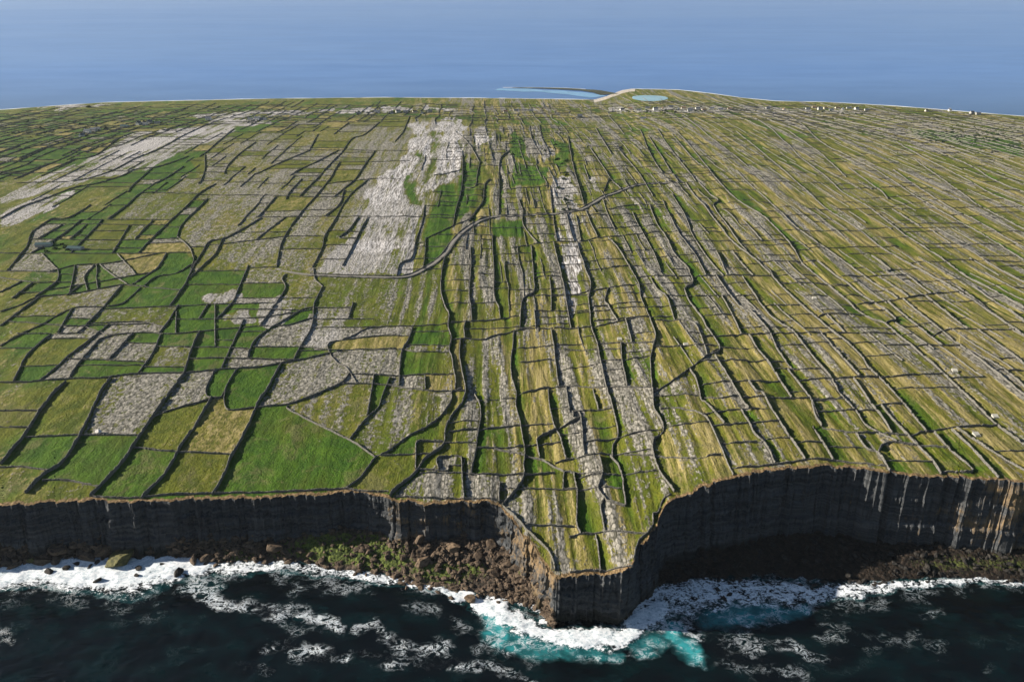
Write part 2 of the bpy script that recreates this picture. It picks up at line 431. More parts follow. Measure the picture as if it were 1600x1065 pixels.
# ------------------------------------------------------------------ field walls, read off the photograph and laid on the ground
WALLS = """i 0,725 20,702 41,676 62,642 81,617 103,596
i 40,771 66,743 92,727 110,705 125,680 140,650 151,625 162,605 172,593
i 141,777 160,757 180,737 200,712 222,677 240,650 255,628 270,608 287,585 295,560 304,535 313,518
i 221,780 237,762 257,742 272,717 287,690 305,666 322,638 331,622
i 332,773 350,740 358,718 370,697 384,672 396,645 403,628 416,610 428,588 438,570
c 0,642 62,641
c 0,667 45,667
c 55,682 125,680 204,681
c 0,730 32,729 75,735
c 67,750 107,752 148,759
c 210,701 272,706 360,709
c 145,777 182,779 218,779
c 257,774 335,770 400,769 470,767 538,764
c 0,597 50,596 107,592 150,592 190,587 232,584 295,583 347,578 400,574 445,566 477,560 512,552
c 240,650 270,640 320,627
c 327,597 322,610 324,620 335,623 346,621 353,606 368,581
c 353,607 350,625 353,638 362,641 398,636 450,631 478,622 510,609 535,597 547,583
c 547,583 538,572 527,567 516,553 512,540 520,534 535,531 555,522 572,514 600,510 652,508
c 452,633 450,639 485,657 520,675 545,687 565,700 585,713
c 546,687 562,666 577,649 591,637 597,620 603,604
c 540,764 562,747 580,723 590,712 605,707 620,695 640,682 665,669 685,654 697,640 706,624 705,614 712,611 723,609
i 610,776 612,770 625,757 650,737 664,716 692,695 696,670 707,648 722,630 727,608 722,580 718,556 719,529
i 726,527 725,512 727,502
c 727,502 770,499 810,494
c 720,529 755,529 770,525 803,518
i 695,402 690,427 689,455 695,477 702,492 700,510 705,527 702,545 706,560 708,575 712,595 711,609
i 735,386 736,410 735,432 733,455 736,480 737,498
i 769,366 770,395 772,425 772,460 779,480 782,498
i 803,518 801,540 798,565 799,588 806,612 806,632 812,660 817,685 820,706 818,728 819,742 812,758 800,773 785,789
c 786,791 800,805 825,830 847,850 859,865 865,880 867,893
i 742,616 749,630 751,648 748,668 744,695 741,715 736,741
i 722,740 723,760 725,780
i 781,752 780,770 780,786
c 697,691 747,692
c 655,739 722,738 735,741 800,742 818,741
c 607,712 657,710
i 650,710 652,692 670,690
c 685,735 685,715 722,714 722,726 702,727 700,735 685,735
c 617,776 670,778 722,779 775,782
c 545,765 575,768 607,769
c 752,670 800,666 815,666
c 752,700 800,699 818,698
c 547,585 587,586 625,587 665,586
c 545,600 600,601 637,607 670,612 705,612
i 664,588 665,607
i 584,586 582,600
c 515,547 575,546 625,545 650,550 697,550
i 645,510 637,532 627,550 624,585
c 570,527 600,524 637,524
c 425,484 467,485 487,481 550,481
c 272,499 335,499 400,497 418,495
c 157,520 175,524 225,520 272,522 337,516 400,510 442,509 465,504 487,498 515,499 585,498
i 552,472 545,495
i 503,450 497,462 491,475 489,497 484,518 467,545 458,563
i 491,432 493,438 505,449
i 447,428 441,437 446,448 441,460 427,480 417,495
i 375,512 360,545 347,575
i 386,561 390,547 400,530 413,519 426,511
c 260,542 357,544
c 302,561 400,561 457,562
c 400,542 470,542 512,546
i 303,413 296,430 287,447 276,463 267,476
i 279,476 266,498 255,513
i 388,414 375,445 366,467 352,485 339,498
c 197,482 272,479 325,476 360,475
i 325,476 312,496
c 170,505 225,504 252,510
i 275,499 275,520
i 336,499 336,515
c 0,487 32,477 60,465 110,460 185,446 207,446
c 115,447 157,440 210,430
c 220,449 205,463 190,475 162,480 118,482 88,495 66,508 45,517 15,532 0,541
i 37,482 20,495 0,510
i 162,480 132,512 120,522
i 112,485 97,510
c 32,504 100,510 132,510
c 27,522 100,522 130,520
i 152,522 130,540 107,557 82,580 62,594
i 168,527 155,532 137,552 120,572 110,587
i 75,527 50,547 37,562 30,577
c 0,544 37,544
i 250,525 242,545 230,565 217,582
i 200,530 182,550 172,560
c 130,562 220,566
i 85,417 91,424 89,440 62,460
i 117,417 115,430 112,445
i 145,417 132,432 134,445
i 151,415 151,440
i 160,417 172,427 182,434
i 192,407 207,422 212,430
c 90,422 120,415 165,412 192,407
c 0,434 50,442 85,442
c 0,424 85,426
i 42,450 20,467
i 25,445 0,457
i 120,450 105,462
c 297,414 275,427 245,432 225,447
i 257,400 247,417 235,426
c 0,396 100,396 200,396 282,394
c 45,374 175,375 272,372
c 80,344 175,344 260,344
c 100,350 215,352
i 160,345 140,365 120,385
i 282,302 235,301 217,304 200,320 170,343
i 337,287 312,302 292,322 272,340 250,360 232,377 217,394
i 238,346 225,358 212,372
i 191,370 177,393
i 142,320 107,340 82,342 60,355 49,365 42,385 30,400
i 125,345 107,360 75,382 55,392
i 87,357 62,372
i 135,352 112,372
i 325,310 305,330 285,350 277,367 280,372 295,385 302,402 301,412
c 335,305 400,306 470,308 535,308
i 400,345 370,362 350,372 327,377 317,391
i 347,374 337,395 320,412
i 320,250 320,265 315,280 310,287
i 400,222 375,240 357,257 350,272
i 312,245 332,230 365,202
i 295,244 265,255 240,262 210,265 190,275 150,287 120,292 90,302 70,310 37,322 0,342
i 322,195 287,212 250,232 212,247 175,267 135,280 95,285 62,285 25,286
i 82,255 45,265 0,274
i 185,217 150,242 110,250
i 125,215 75,230 30,247
i 287,260 262,277 235,290
i 225,275 207,290 200,300
c 460,235 540,235 637,236
c 482,251 562,253 640,252
c 525,286 582,280 625,281
c 400,339 575,339 660,339
c 400,375 450,370 502,370
c 510,191 592,191 632,190
i 592,192 570,210 550,217 535,237 520,252 502,272
i 585,237 570,257 555,280 535,297
i 575,281 563,291 550,302 535,322 522,347 508,368 503,388 488,418
i 537,300 530,320 510,337
i 525,262 515,280 493,307 475,327 457,350 441,378 435,400 432,418
i 472,280 452,302 447,312
i 495,280 470,305
i 425,315 405,337
i 445,340 415,362 400,375
i 485,235 437,255 400,272
i 497,210 485,232
i 545,192 522,210
i 640,182 630,205 617,222
i 525,237 495,253 470,265 452,276
i 560,340 545,360 530,372 557,372
i 575,340 562,362 550,387 535,415
i 722,235 723,270 720,300 713,325 708,352
c 705,355 667,372
i 663,320 660,345 650,375 643,402 625,412 620,430
c 675,300 715,300
c 677,275 695,272 722,265
c 685,322 710,321
c 682,337 710,337
i 797,235 785,243 780,257 780,300 779,335
i 765,280 757,290 755,312 743,330 732,347
i 750,252 745,275 742,292 725,292
i 710,205 732,225 747,250
c 722,305 780,306
c 712,367 770,367
c 667,385 700,386
i 665,372 664,395 661,418
i 830,383 832,405 834,432 834,455 818,466 814,485 812,513
i 859,435 861,457 861,480
i 867,388 871,405 880,442 885,472 892,511
i 901,377 908,400 916,424 923,442 920,465 922,487 924,511 932,532 937,560 943,588 947,607
i 950,372 965,387 975,402 986,421 997,441 1002,467 1012,488 1018,505 1024,525 1019,548 1016,562 1017,582 1020,612 1022,640 1034,658 1036,674 1022,687 1020,706 1030,735 1043,753 1054,767
i 861,515 865,540 868,565 871,590 874,604
c 812,514 870,514 922,511 965,503
c 815,615 855,607 900,605 945,607 980,607 1017,607
i 970,535 972,565 979,600
i 980,507 987,535
c 945,565 970,564 1015,557
c 812,567 862,562
c 872,547 932,547
c 930,537 972,536 1022,536
c 835,487 885,486
i 835,487 837,510
c 925,487 950,485
i 950,450 945,470 950,477 965,502
c 925,454 950,450 995,445
c 950,477 1002,472
c 962,499 1012,495
c 835,432 875,432
c 885,460 910,460
c 915,422 950,419 982,415
c 837,462 860,462
c 997,432 1050,432 1150,431 1200,431
i 1017,435 1027,452 1042,465 1050,487 1054,500
i 988,330 997,350 1006,367 1020,392 1027,410 1035,431
i 1015,320 1025,345 1042,373 1052,395 1072,415 1079,428 1082,442 1070,451 1078,471 1095,492 1106,513 1118,530 1124,543 1120,552 1106,555
c 1025,500 1070,501 1087,507 1095,525 1104,551
c 1105,556 1077,575 1050,597 1022,612
i 1078,576 1088,592 1093,610 1096,623 1103,628 1116,643
i 1117,557 1132,580 1147,606 1160,628 1170,640
i 1158,640 1168,657 1178,677 1190,688 1200,701 1211,724
c 1022,542 1097,540
c 1025,620 1092,617
c 1095,600 1142,597 1170,597
c 1100,647 1137,641 1200,640
c 1105,620 1127,622 1152,619
c 1120,525 1200,522 1300,521 1400,522
c 1122,564 1200,564
i 1117,428 1140,460 1158,481 1172,486 1187,503 1202,520 1215,546 1238,576
i 1128,462 1140,484 1150,505 1158,523
i 1170,524 1185,546 1200,567 1218,593 1237,620
i 1150,400 1177,430
i 1122,400 1135,427
i 1170,597 1181,613 1192,617 1203,637 1213,652 1225,672 1240,693 1258,719
c 1077,462 1140,462
c 1097,492 1140,492
i 857,610 858,630 862,652 867,668 875,680 880,697
i 896,652 896,646 906,646 909,665 911,690 913,711
i 885,605 887,625 890,645
c 895,645 935,641
i 927,610 935,640
i 948,609 956,633 962,655 966,678 958,694 957,708
i 840,697 841,684 868,671
c 822,695 838,694
c 867,722 900,715 957,708 980,706 1017,702
c 822,712 845,717 855,722
c 820,742 867,737
i 936,713 941,737 937,755 934,766 944,778 952,785 977,789
i 957,712 965,722 972,740 975,760 978,788
i 897,737 901,757 902,790 902,815 907,834
i 880,762 881,740 886,736 897,737
c 880,762 932,762
i 944,780 939,795 945,830
c 890,840 907,834 945,831 1002,832 1014,831
i 930,832 936,860 939,893
i 1048,772 1036,779 1029,797 1021,801 1020,818 1012,831 1000,841 993,857 990,876
c 857,822 877,822
c 940,742 975,739 1027,734
c 967,682 1000,675 1032,671
c 1022,712 1082,716 1127,710
c 1030,640 1052,638 1078,642 1098,648 1106,653 1115,672 1130,707 1138,725 1146,741
c 1112,665 1170,661
c 1145,731 1200,727 1260,720 1300,719 1332,722
c 1150,691 1172,691
c 890,896 940,890 988,886
i 1272,641 1278,655 1284,664
i 1270,666 1285,690 1302,717
i 1231,575 1250,600 1265,620 1275,640
i 1165,440 1180,462 1200,490 1218,505 1238,518 1260,545 1280,570 1297,590 1312,615 1337,642 1352,662 1373,675
i 1282,520 1300,542 1320,565 1343,591
i 1335,595 1348,612 1362,632 1378,650 1392,673
i 1072,286 1087,307 1105,327 1127,357 1147,380 1172,400 1200,420 1208,432 1225,452 1250,475 1277,497 1300,519 1325,537 1347,560 1356,575 1375,592 1410,627 1430,652 1448,674
i 1292,492 1320,520
i 1252,410 1270,424 1292,442 1320,465 1337,482 1360,497 1382,504 1405,525 1425,542 1465,577 1497,607 1530,637 1560,665 1600,694 1640,722
i 1277,408 1310,432 1322,440 1345,458 1375,478 1398,495 1396,500 1382,504
i 1315,402 1350,432 1400,465
i 1362,400 1390,422 1385,426 1397,432
i 1387,470 1417,495 1450,522 1472,540
i 1377,435 1420,465
i 1407,425 1455,459
i 1410,467 1440,492 1472,517 1500,540 1532,565 1570,595 1610,628
i 1450,465 1475,485 1510,512
i 1400,400 1450,430 1495,455 1535,480 1600,525
i 1495,447 1552,487
i 1527,515 1562,540 1600,570
i 1537,560 1570,580 1605,610
i 1465,400 1512,432 1550,452 1600,482
i 1520,447 1557,472 1600,500
i 1542,410 1600,440
c 1200,477 1250,477
c 1277,495 1292,492 1342,492
c 1297,592 1375,590 1472,585
c 1237,576 1275,577
c 1200,622 1265,622
c 1277,641 1337,641
c 1365,472 1420,466 1455,459 1497,457
c 1472,517 1490,514 1585,515
c 1427,541 1500,540
c 1320,432 1395,432
c 1220,442 1295,444
c 1307,446 1327,445
c 1475,406 1595,409
c 1200,409 1252,409
c 1560,579 1600,579
c 1375,632 1410,631
i 1377,632 1392,650 1417,676
c 1285,667 1335,676 1370,675 1425,679 1450,672 1520,667 1560,664
i 1337,677 1355,701 1372,707 1390,735
i 1372,704 1385,691 1432,694
i 1424,679 1435,695 1455,715 1471,740
i 1460,675 1490,707 1520,735 1472,735
i 1487,672 1517,700 1560,747
i 1525,690 1560,712 1605,738
i 810,312 817,330 817,350 837,377
i 859,290 862,320 866,350 870,375
c 800,387 825,382 875,377 910,376 937,370
i 887,212 892,242 900,277 907,300 912,320
i 915,330 922,347 932,367
i 922,232 940,257 955,280 970,295
i 930,200 940,217 955,242
i 1020,306 1007,284 990,260 972,240 967,232 975,227 985,240
i 1000,202 1012,232 1025,255 1035,272
i 1012,212 1037,250 1057,281
i 1027,202 1040,222 1065,255 1087,283
i 950,180 975,210
i 972,185 987,202
i 1050,210 1080,245 1100,262
i 942,312 950,335 960,357
i 943,300 950,282
c 960,325 990,320 1035,320
i 1035,312 1050,345 1065,372 1087,400 1101,426
i 1050,302 1070,337 1082,367 1105,402 1128,428
i 1097,290 1110,302 1122,312 1115,322 1140,357 1155,380 1185,410 1200,424
i 1057,205 1075,225 1102,257 1120,282 1160,318 1200,345 1230,375 1252,408
i 1160,342 1190,375
i 1150,267 1170,287 1200,312 1237,350 1282,382 1330,415
i 1065,180 1107,212 1150,245 1170,262
c 940,357 1012,352
c 955,370 1005,365
c 922,337 950,335 1012,334
c 975,392 1015,391
c 1025,362 1100,362
c 1065,377 1112,377
c 1125,327 1172,327
c 1100,392 1157,392
c 1162,376 1200,376
c 850,242 867,241
c 850,257 870,257
c 800,295 850,292
c 819,350 865,351
c 950,261 987,260
c 930,230 950,230
c 1012,272 1110,272
i 912,257 920,280
i 842,195 847,217 857,237
i 827,197 832,220 845,242
i 885,334 890,357 895,372
i 900,337 907,372
c 1060,285 1120,284 1200,285 1295,286
i 1150,205 1175,225 1200,245 1225,267 1262,300 1292,325 1340,356 1375,385 1400,400
i 1180,185 1212,207 1250,245 1292,277 1317,300 1355,322 1385,345 1417,370 1465,400
i 1235,207 1275,235 1300,255 1322,277
i 1325,262 1365,290 1380,300 1387,311
i 1230,180 1275,215 1320,242 1370,267 1412,295 1455,322 1500,347 1537,367 1600,407
i 1395,265 1437,295 1487,327 1520,342 1562,367 1600,388
i 1430,250 1475,282 1500,300 1532,322 1600,358
i 1400,222 1440,245 1495,272 1545,300 1600,325
i 1462,237 1512,257 1562,285 1600,300
i 1395,327 1430,350
i 1455,360 1485,382
c 1330,327 1455,326
c 1392,349 1505,350
c 1365,357 1512,356
c 1432,382 1560,382
c 1487,325 1600,324
c 1387,307 1432,307
c 1260,327 1305,327
c 1310,386 1405,385
c 1297,249 1330,247
c 1335,295 1415,292
c 1562,362 1600,362
c 1205,341 1225,341
c 1247,382 1282,382"""
walls = []
for ln_ in WALLS.strip().splitlines():
    k, *pts = ln_.split()
    a = np.array([tuple(map(float, p.split(','))) for p in pts])
    walls.append([k, a])
def plen(a): return float(np.hypot(*np.diff(a, axis=0).T).sum())
order = sorted(range(len(walls)), key=lambda i: -plen(walls[i][1]) * (1 + .8 * ss((walls[i][1][:, 1].mean() - 250) / 400)))
NAMED = set(order[:296])

def smooth_line(a, step):
    """Catmull-Rom through the points, resampled"""
    if len(a) > 2:
        p = np.vstack([2 * a[0] - a[1], a, 2 * a[-1] - a[-2]]); out = []
        for i in range(1, len(p) - 2):
            t = np.linspace(0, 1, 8, endpoint=False)[:, None]
            p0, p1, p2, p3 = p[i - 1], p[i], p[i + 1], p[i + 2]
            out.append(.5 * (2 * p1 + (p2 - p0) * t + (2 * p0 - 5 * p1 + 4 * p2 - p3) * t * t + (3 * p1 - p0 - 3 * p2 + p3) * t ** 3))
        a = np.vstack(out + [a[-1:]])
    d = np.r_[0, np.cumsum(np.hypot(*np.diff(a, axis=0).T))]
    n = max(2, int(d[-1] / step) + 1)
    s = np.linspace(0, d[-1], n)
    return np.stack([np.interp(s, d, a[:, 0]), np.interp(s, d, a[:, 1])], 1)

wall_xy = []
for k, a in walls:
    x, y, z = at(a[:, 0], a[:, 1])
    L = smooth_line(np.stack([x, y], 1), 1.3 if y.mean() < 900 else 2.2)
    s = np.arange(len(L))
    sd = rng.integers(1000)
    L[:, 0] += .8 * (fbm(L[:, 0] / 14, L[:, 1] / 14, sd, 2) - .5)
    L[:, 1] += 1.0 * (fbm(L[:, 0] / 14, L[:, 1] / 14, sd + 5, 2) - .5)
    wall_xy.append(L)

# far fields and small cross walls nobody could count: one mesh
extra_xy = []
def far_lines():
    d = 0
    for u0 in np.arange(-1750, 1750, 34):
        y = 1180.0
        u0j = u0 + random.uniform(-8, 8)
        ylo = 1500
        if u0 < -520: ylo = 1250
        if abs(u0) > 1250: ylo = 1000
        ya = ylo + random.uniform(-60, 60)
        while ya < 2420:
            yb = ya + random.uniform(90, 320)
            n = max(3, int((yb - ya) / 25))
            Yl = np.linspace(ya, yb, n)
            Xl = u0j - TILT * Yl + 10 * (vnoise(Yl / 70, Yl * 0 + u0, 71) - .5)
            extra_xy.append(np.stack([Xl, Yl], 1))
            ya = yb + random.choice([0, 0, 12, 60]); u0j += random.uniform(-7, 7)
        # cross walls towards the next line
        yc = ylo + random.uniform(0, 30)
        while yc < 2420:
            w = random.choice([34, 34, 34, 68])
            e = np.array([[u0 - TILT * yc, yc], [u0 + w * .5 - TILT * yc, yc + random.uniform(-2, 2)], [u0 + w - TILT * yc, yc + random.uniform(-4, 4)]])
            extra_xy.append(e)
            yc += random.uniform(32, 95)
far_lines()
# drop what would fall on the sea or on ground already traced
gridt = np.zeros((NR, NC), bool)
traced_cells = []
for L in wall_xy:
    r, c = locate(L[:, 0], L[:, 1])
    traced_cells.append((r, c))
ex2 = []
for L in extra_xy:
    ok = (L[:, 1] < yshore(L[:, 0]) - 25).all()
    if not ok: continue
    z = h0(L[:, 0], L[:, 1]); px, py = project(L[:, 0], L[:, 1], z)
    if (px < -260).any() or (px > 1860).any(): continue
    m = py.mean(); mx = px.mean()
    lim = np.interp(mx, [-300, 0, 200, 330, 440, 640, 800, 950, 1100, 1250, 1400, 1600, 1900], [330, 290, 225, 195, 200, 186, 190, 186, 186, 196, 215, 290, 330])
    if m > lim: continue
    ex2.append(smooth_line(L, 4.5))
extra_xy = ex2

# ---- ends that stop just short are carried on to the next wall; strips are divided by low cross walls
shield0 = np.zeros((NR, NC), bool)
def mark0(r, c, A):
    for i in range(len(r) - 1):
        k = int(max(abs(r[i + 1] - r[i]), abs(c[i + 1] - c[i])) * 1.6) + 1
        rr = np.clip(np.linspace(r[i], r[i + 1], k + 1).round().astype(int), 0, NR - 1)
        cc = np.clip(np.linspace(c[i], c[i + 1], k + 1).round().astype(int), 0, NC - 2)
        A[rr, cc] = True; A[rr, cc + 1] = True
for r, c in traced_cells: mark0(r, c, shield0)
def cast(P, D, n, step):
    s_ = (np.arange(n) + 1) * step
    Q = P[:, None] + D[:, None] * s_[None, :, None]
    r, c = locate(Q[..., 0].ravel(), Q[..., 1].ravel())
    return Q, shield0[np.clip(r.round().astype(int), 0, NR - 1), np.clip(c.round().astype(int), 0, NC - 1)].reshape(len(P), n), r.reshape(len(P), n)
P_, D_, own = [], [], []
for i, L in enumerate(wall_xy):
    for e, q in ((0, min(4, len(L) - 1)), (-1, -min(5, len(L)))):
        dv = L[e] - L[q]; dv = dv / max(np.hypot(*dv), 1e-6)
        P_.append(L[e] + dv * 2.5); D_.append(dv); own.append((i, e))
Q, H, rr_ = cast(np.array(P_), np.array(D_), 40, 1.5)
for q in range(len(own)):
    if H[q].any():
        k = int(H[q].argmax()); i, e = own[q]
        am = walls[i][1].mean(0)
        if k > (15 if am[1] > 600 or am[0] > 690 else 40): continue
        tail = np.array(P_)[q] + np.array(D_)[q] * (np.arange(k + 1)[:, None] * 1.5)
        if Q[q, k, 1] < 395: continue
        wall_xy[i] = np.vstack([wall_xy[i], tail]) if e == -1 else np.vstack([tail[::-1], wall_xy[i]])
traced_cells = [locate(L[:, 0], L[:, 1]) for L in wall_xy]
shield0[:] = False
for r, c in traced_cells: mark0(r, c, shield0)
fill_xy = []
def shield_at(x, y):
    r, c = locate(x, y)
    return shield0[np.clip(r.round().astype(int), 0, NR - 1), np.clip(c.round().astype(int), 0, NC - 1)]
for u0 in np.arange(-1300, 1400, 9.0):
    ya = 560 + random.uniform(0, 120)
    while ya < 1750:
        yb = ya + random.uniform(70, 330)
        Yl = np.arange(ya, yb, 4.0); ya = yb + random.uniform(10, 260)
        Xl = u0 + random.uniform(-3, 3) - TILT * Yl + 4 * (fbm(Yl / 45, Yl * 0 + u0, 171, 2) - .5)
        z_ = h0(Xl, Yl); px_, py_ = project(Xl, Yl, z_)
        mx, my = px_.mean(), py_.mean()
        if mx < -200 or mx > 1800: continue
        if my > (330 if mx < 690 else 470 if mx < 1060 else 600): continue
        if mx < 720 and random.random() < .45: continue
        if 495 < mx < 722 and my < 430 and random.random() < .85: continue
        near_ = np.zeros(len(Yl), bool)
        gap = 9.0 if mx > 690 else 13.0
        o_ = np.linspace(-gap, gap, 9 if mx < 690 else 7)
        near_ = shield_at((Xl[:, None] + o_).ravel(), np.repeat(Yl, len(o_))).reshape(len(Yl), -1).any(1)
        # longest free run
        best, cur, s0 = (0, 0), 0, 0
        for q_, b_ in enumerate(near_):
            if b_: cur = 0; s0 = q_ + 1
            else:
                cur += 1
                if cur > best[0]: best = (cur, s0)
        if best[0] * 4 < 40: continue
        s_, e_ = max(0, best[1] - 3), min(len(Xl), best[1] + best[0] + 3)
        L = np.stack([Xl, Yl], 1)[s_:e_]
        if (L[:, 1] > yshore(L[:, 0]) - 40).any(): continue
        fill_xy.append(L); r, c = locate(L[:, 0], L[:, 1]); mark0(r, c, shield0)
print('fill walls', len(fill_xy))
P_, wmx = [], []
for (k, a), L in list(zip(walls, wall_xy)) + [(('i', np.stack(project(L[:, 0], L[:, 1], h0(L[:, 0], L[:, 1])), 1)), L) for L in fill_xy]:
    mx, my = a[:, 0].mean(), a[:, 1].mean()
    if k != 'i' or my < 190 or (my > 600 and mx < 600): continue
    L = L[np.argsort(L[:, 1])]
    y = L[0, 1] + random.uniform(8, 40)
    while y < L[-1, 1] - 6:
        P_.append([np.interp(y, L[:, 1], L[:, 0]) + 4.0, y]); wmx.append(mx)
        y += random.uniform(24, 52) if mx > 690 and mx < 1080 else random.uniform(30, 75)
P_ = np.array(P_); ang = rng.uniform(-.06, .10, len(P_))
D_ = np.stack([np.cos(ang), np.sin(ang)], 1)
Q, H, rr_ = cast(P_, D_, 44, 1.5)
cross_xy = []
def clear(x, y):
    yy_ = y + np.linspace(-10, 10, 15); r, c = locate(np.full(15, x), yy_)
    return not shield0[np.clip(r.round().astype(int), 0, NR - 1), np.clip(c.round().astype(int), 0, NC - 1)].any()
for q in range(len(P_)):
    if not H[q].any() or random.random() < (.12 if wmx[q] > 690 else .22): continue
    k = int(H[q].argmax())
    if k < 4: continue
    if not all(clear(*Q[q, int(k * f)]) for f in (.3, .6)): continue
    L = smooth_line(np.array([P_[q] - [3, 0], Q[q, k // 2] + [0, random.uniform(-1.2, 1.2)], Q[q, k]]), 2.0)
    r, c = locate(L[:, 0], L[:, 1]); mark0(r, c, shield0)
    cross_xy.append(L)
print('cross walls added', len(cross_xy))

# ---- hollows on the lee side of the walls running inland (the wall stands on the lip of a step)
HN = vnoise(np.arange(3000) / 35.0, np.zeros(3000), 81)
hollow = np.zeros((NR, NC)); shield = np.zeros((NR, NC), bool)
def mark(r, c):
    if len(r) > 1:       # fields close where ends nearly meet
        r = np.r_[r[0] + (r[0] - r[1]) * 2.6, r, r[-1] + (r[-1] - r[-2]) * 2.6]
        c = np.r_[c[0] + (c[0] - c[1]) * 2.6, c, c[-1] + (c[-1] - c[-2]) * 2.6]
    n = len(r)
    for i in range(n - 1):
        k = int(max(abs(r[i + 1] - r[i]), abs(c[i + 1] - c[i])) * 1.6) + 1
        rr = np.clip(np.linspace(r[i], r[i + 1], k + 1).round().astype(int), 0, NR - 1)
        cc = np.clip(np.linspace(c[i], c[i + 1], k + 1).round().astype(int), 0, NC - 2)
        shield[rr, cc] = True; shield[rr, cc + 1] = True
for (k, a), L, (r, c) in zip(walls, wall_xy, traced_cells):
    mark(r, c)
    mx = a[:, 0].mean(); my = a[:, 1].mean()
    if k != 'i' : continue
    A = 0.5 + 1.6 * float(ss((mx - 600) / 140))
    if plen(a) < 60: A *= .6
    o = np.argsort(r); rs, cs, Ls = r[o], c[o], L[o]
    r0, r1 = int(math.ceil(rs[0])), int(rs[-1])
    for ri in range(r0, r1 + 1):
        cc = np.interp(ri, rs, cs); j = int(cc) + 1
        if j >= NC - 2 or j < 1: continue
        j1 = min(NC, j + 46)
        dx = X[ri, j:j1] - np.interp(cc, [j - 1, j], X[ri, j - 1:j + 1])
        fade = min(1, (ri - r0 + 1) / 6, (r1 - ri + 1) / 6) * (.35 + .9 * HN[int(Y[ri, j] + mx * 7) % 3000])
        hv = A * fade * np.exp(-dx / 5.0) * (dx > 0)
        hollow[ri, j:j1] = np.maximum(hollow[ri, j:j1], hv)
for L in extra_xy + cross_xy + fill_xy:
    r, c = locate(L[:, 0], L[:, 1]); mark(r, c)
Zt = Z + rel - hollow

# ------------------------------------------------------------------ field cover: each walled field gets its own ground
lab = np.where(shield, -1, 0).ravel().tolist()
nlab = 0
def fill():
    global nlab
    N = NR * NC
    for s in range(N):
        if lab[s] != 0: continue
        nlab += 1; st = [s]; lab[s] = nlab
        while st:
            p = st.pop(); q = p % NC
            if q > 0 and lab[p - 1] == 0: lab[p - 1] = nlab; st.append(p - 1)
            if q < NC - 1 and lab[p + 1] == 0: lab[p + 1] = nlab; st.append(p + 1)
            if p >= NC and lab[p - NC] == 0: lab[p - NC] = nlab; st.append(p - NC)
            if p < N - NC and lab[p + NC] == 0: lab[p + NC] = nlab; st.append(p + NC)
fill()
LAB = np.array(lab, np.int32).reshape(NR, NC)
for _ in range(3):      # walls take the field on their left
    m_ = LAB < 0
    LAB[:, 1:] = np.where(m_[:, 1:], LAB[:, :-1], LAB[:, 1:])
LAB = np.maximum(LAB, 0)
TY = dict(L=(.05, .95, 0, 0), G=(.1, .6, .1, 0), O=(.12, .25, .3, 0), S=(.42, .10, .60, 0), B=(.14, .10, .80, 0), R=(.92, .12, .12, 0), M=(.58, .3, .2, 0), P=(.62, .02, .5, 0), W=(1., 0, 0, .8), K=(.42, .22, .42, 0))
SEEDS = """30,620,O 30,655,O 20,690,G 100,640,O 90,700,G 100,745,G 180,640,R 170,700,M 150,725,G 220,620,R 290,600,R 280,625,R 250,690,O 230,740,G 300,740,O 330,680,B 350,720,O 440,710,G
500,650,B 600,670,L 640,630,M 560,630,P 600,570,L 580,535,B 660,520,L 660,570,G 500,590,R 440,600,R 540,555,R 420,600,M 375,600,L 340,610,L 160,560,R 200,540,R 90,545,R 45,560,O 270,560,M 330,550,G
380,540,G 440,540,R 330,507,L 240,493,G 295,488,L 300,440,L 350,455,G 150,463,P 100,500,G 60,500,G 80,515,G 130,525,R 200,500,M 330,350,P 340,390,P 250,420,L 170,425,L 60,430,L 20,415,O 700,600,B 718,570,B 712,540,B 715,460,S 715,420,S
775,560,R 840,540,S 890,540,R 905,575,R 765,600,R 840,590,S 1050,580,O 875,640,R 840,650,S 885,680,R 760,640,R 735,680,O 780,690,L 780,720,L 830,725,L 835,790,R 620,740,R 700,757,R 760,760,R 700,720,R 650,725,O 710,670,O
925,660,O 990,585,L 1000,650,M 1060,690,S 1090,670,B 1070,740,B 960,740,L 912,860,R 960,860,S 1000,760,S 895,790,R 925,800,O 990,720,S 1000,690,S 1120,610,M 1190,640,L 1185,660,L 1165,700,R 1230,690,M 1100,590,O
1270,430,B 1270,455,L 1330,482,L 1480,620,O 1330,700,O 1420,720,B 1350,640,R 1310,665,O 1440,640,M 1000,420,B 1020,415,R 905,570,R 940,650,O 990,470,B 1050,520,B 1045,545,O 900,600,R 925,580,R 740,560,R 520,245,P 600,225,P 560,205,P 490,270,P 450,300,P
600,260,P 470,360,P 430,350,P 480,395,P 560,500,M 470,480,M 500,520,R 360,320,P 440,225,P 30,380,R 90,330,R 60,360,R 180,380,M 200,365,M 230,330,M 260,320,M""".split()
hashr = lambda l, s: _hash(l.astype(np.int64), l.astype(np.int64) * 0 + 7, s)
sizes = np.bincount(LAB.ravel(), minlength=nlab + 1).astype(float)
cmx = np.bincount(LAB.ravel(), PX.ravel(), nlab + 1) / np.maximum(sizes, 1)
cmy = np.bincount(LAB.ravel(), PY.ravel(), nlab + 1) / np.maximum(sizes, 1)
types = np.zeros((nlab + 1, 4))
for l in range(nlab + 1):
    x, y = cmx[l], cmy[l]
    if y < 215: pool = 'LGGLBSOMGK'
    elif x < 320 and y < 470: pool = 'LGLLOGRGBL'
    elif x < 680 and y < 430: pool = 'PPPOKMPG'
    elif x < 680 and y < 590: pool = 'GLLRRRGLLG'
    elif x < 600: pool = 'GOGRMG'
    elif x < 1080: pool = 'SRSMRRKSGOR'
    else: pool = 'KOSOMKOSBKG'
    t = np.array(TY[random.choice(pool)])
    t[:3] += np.array([random.uniform(-.12, .12) for _ in range(3)])
    types[l] = t
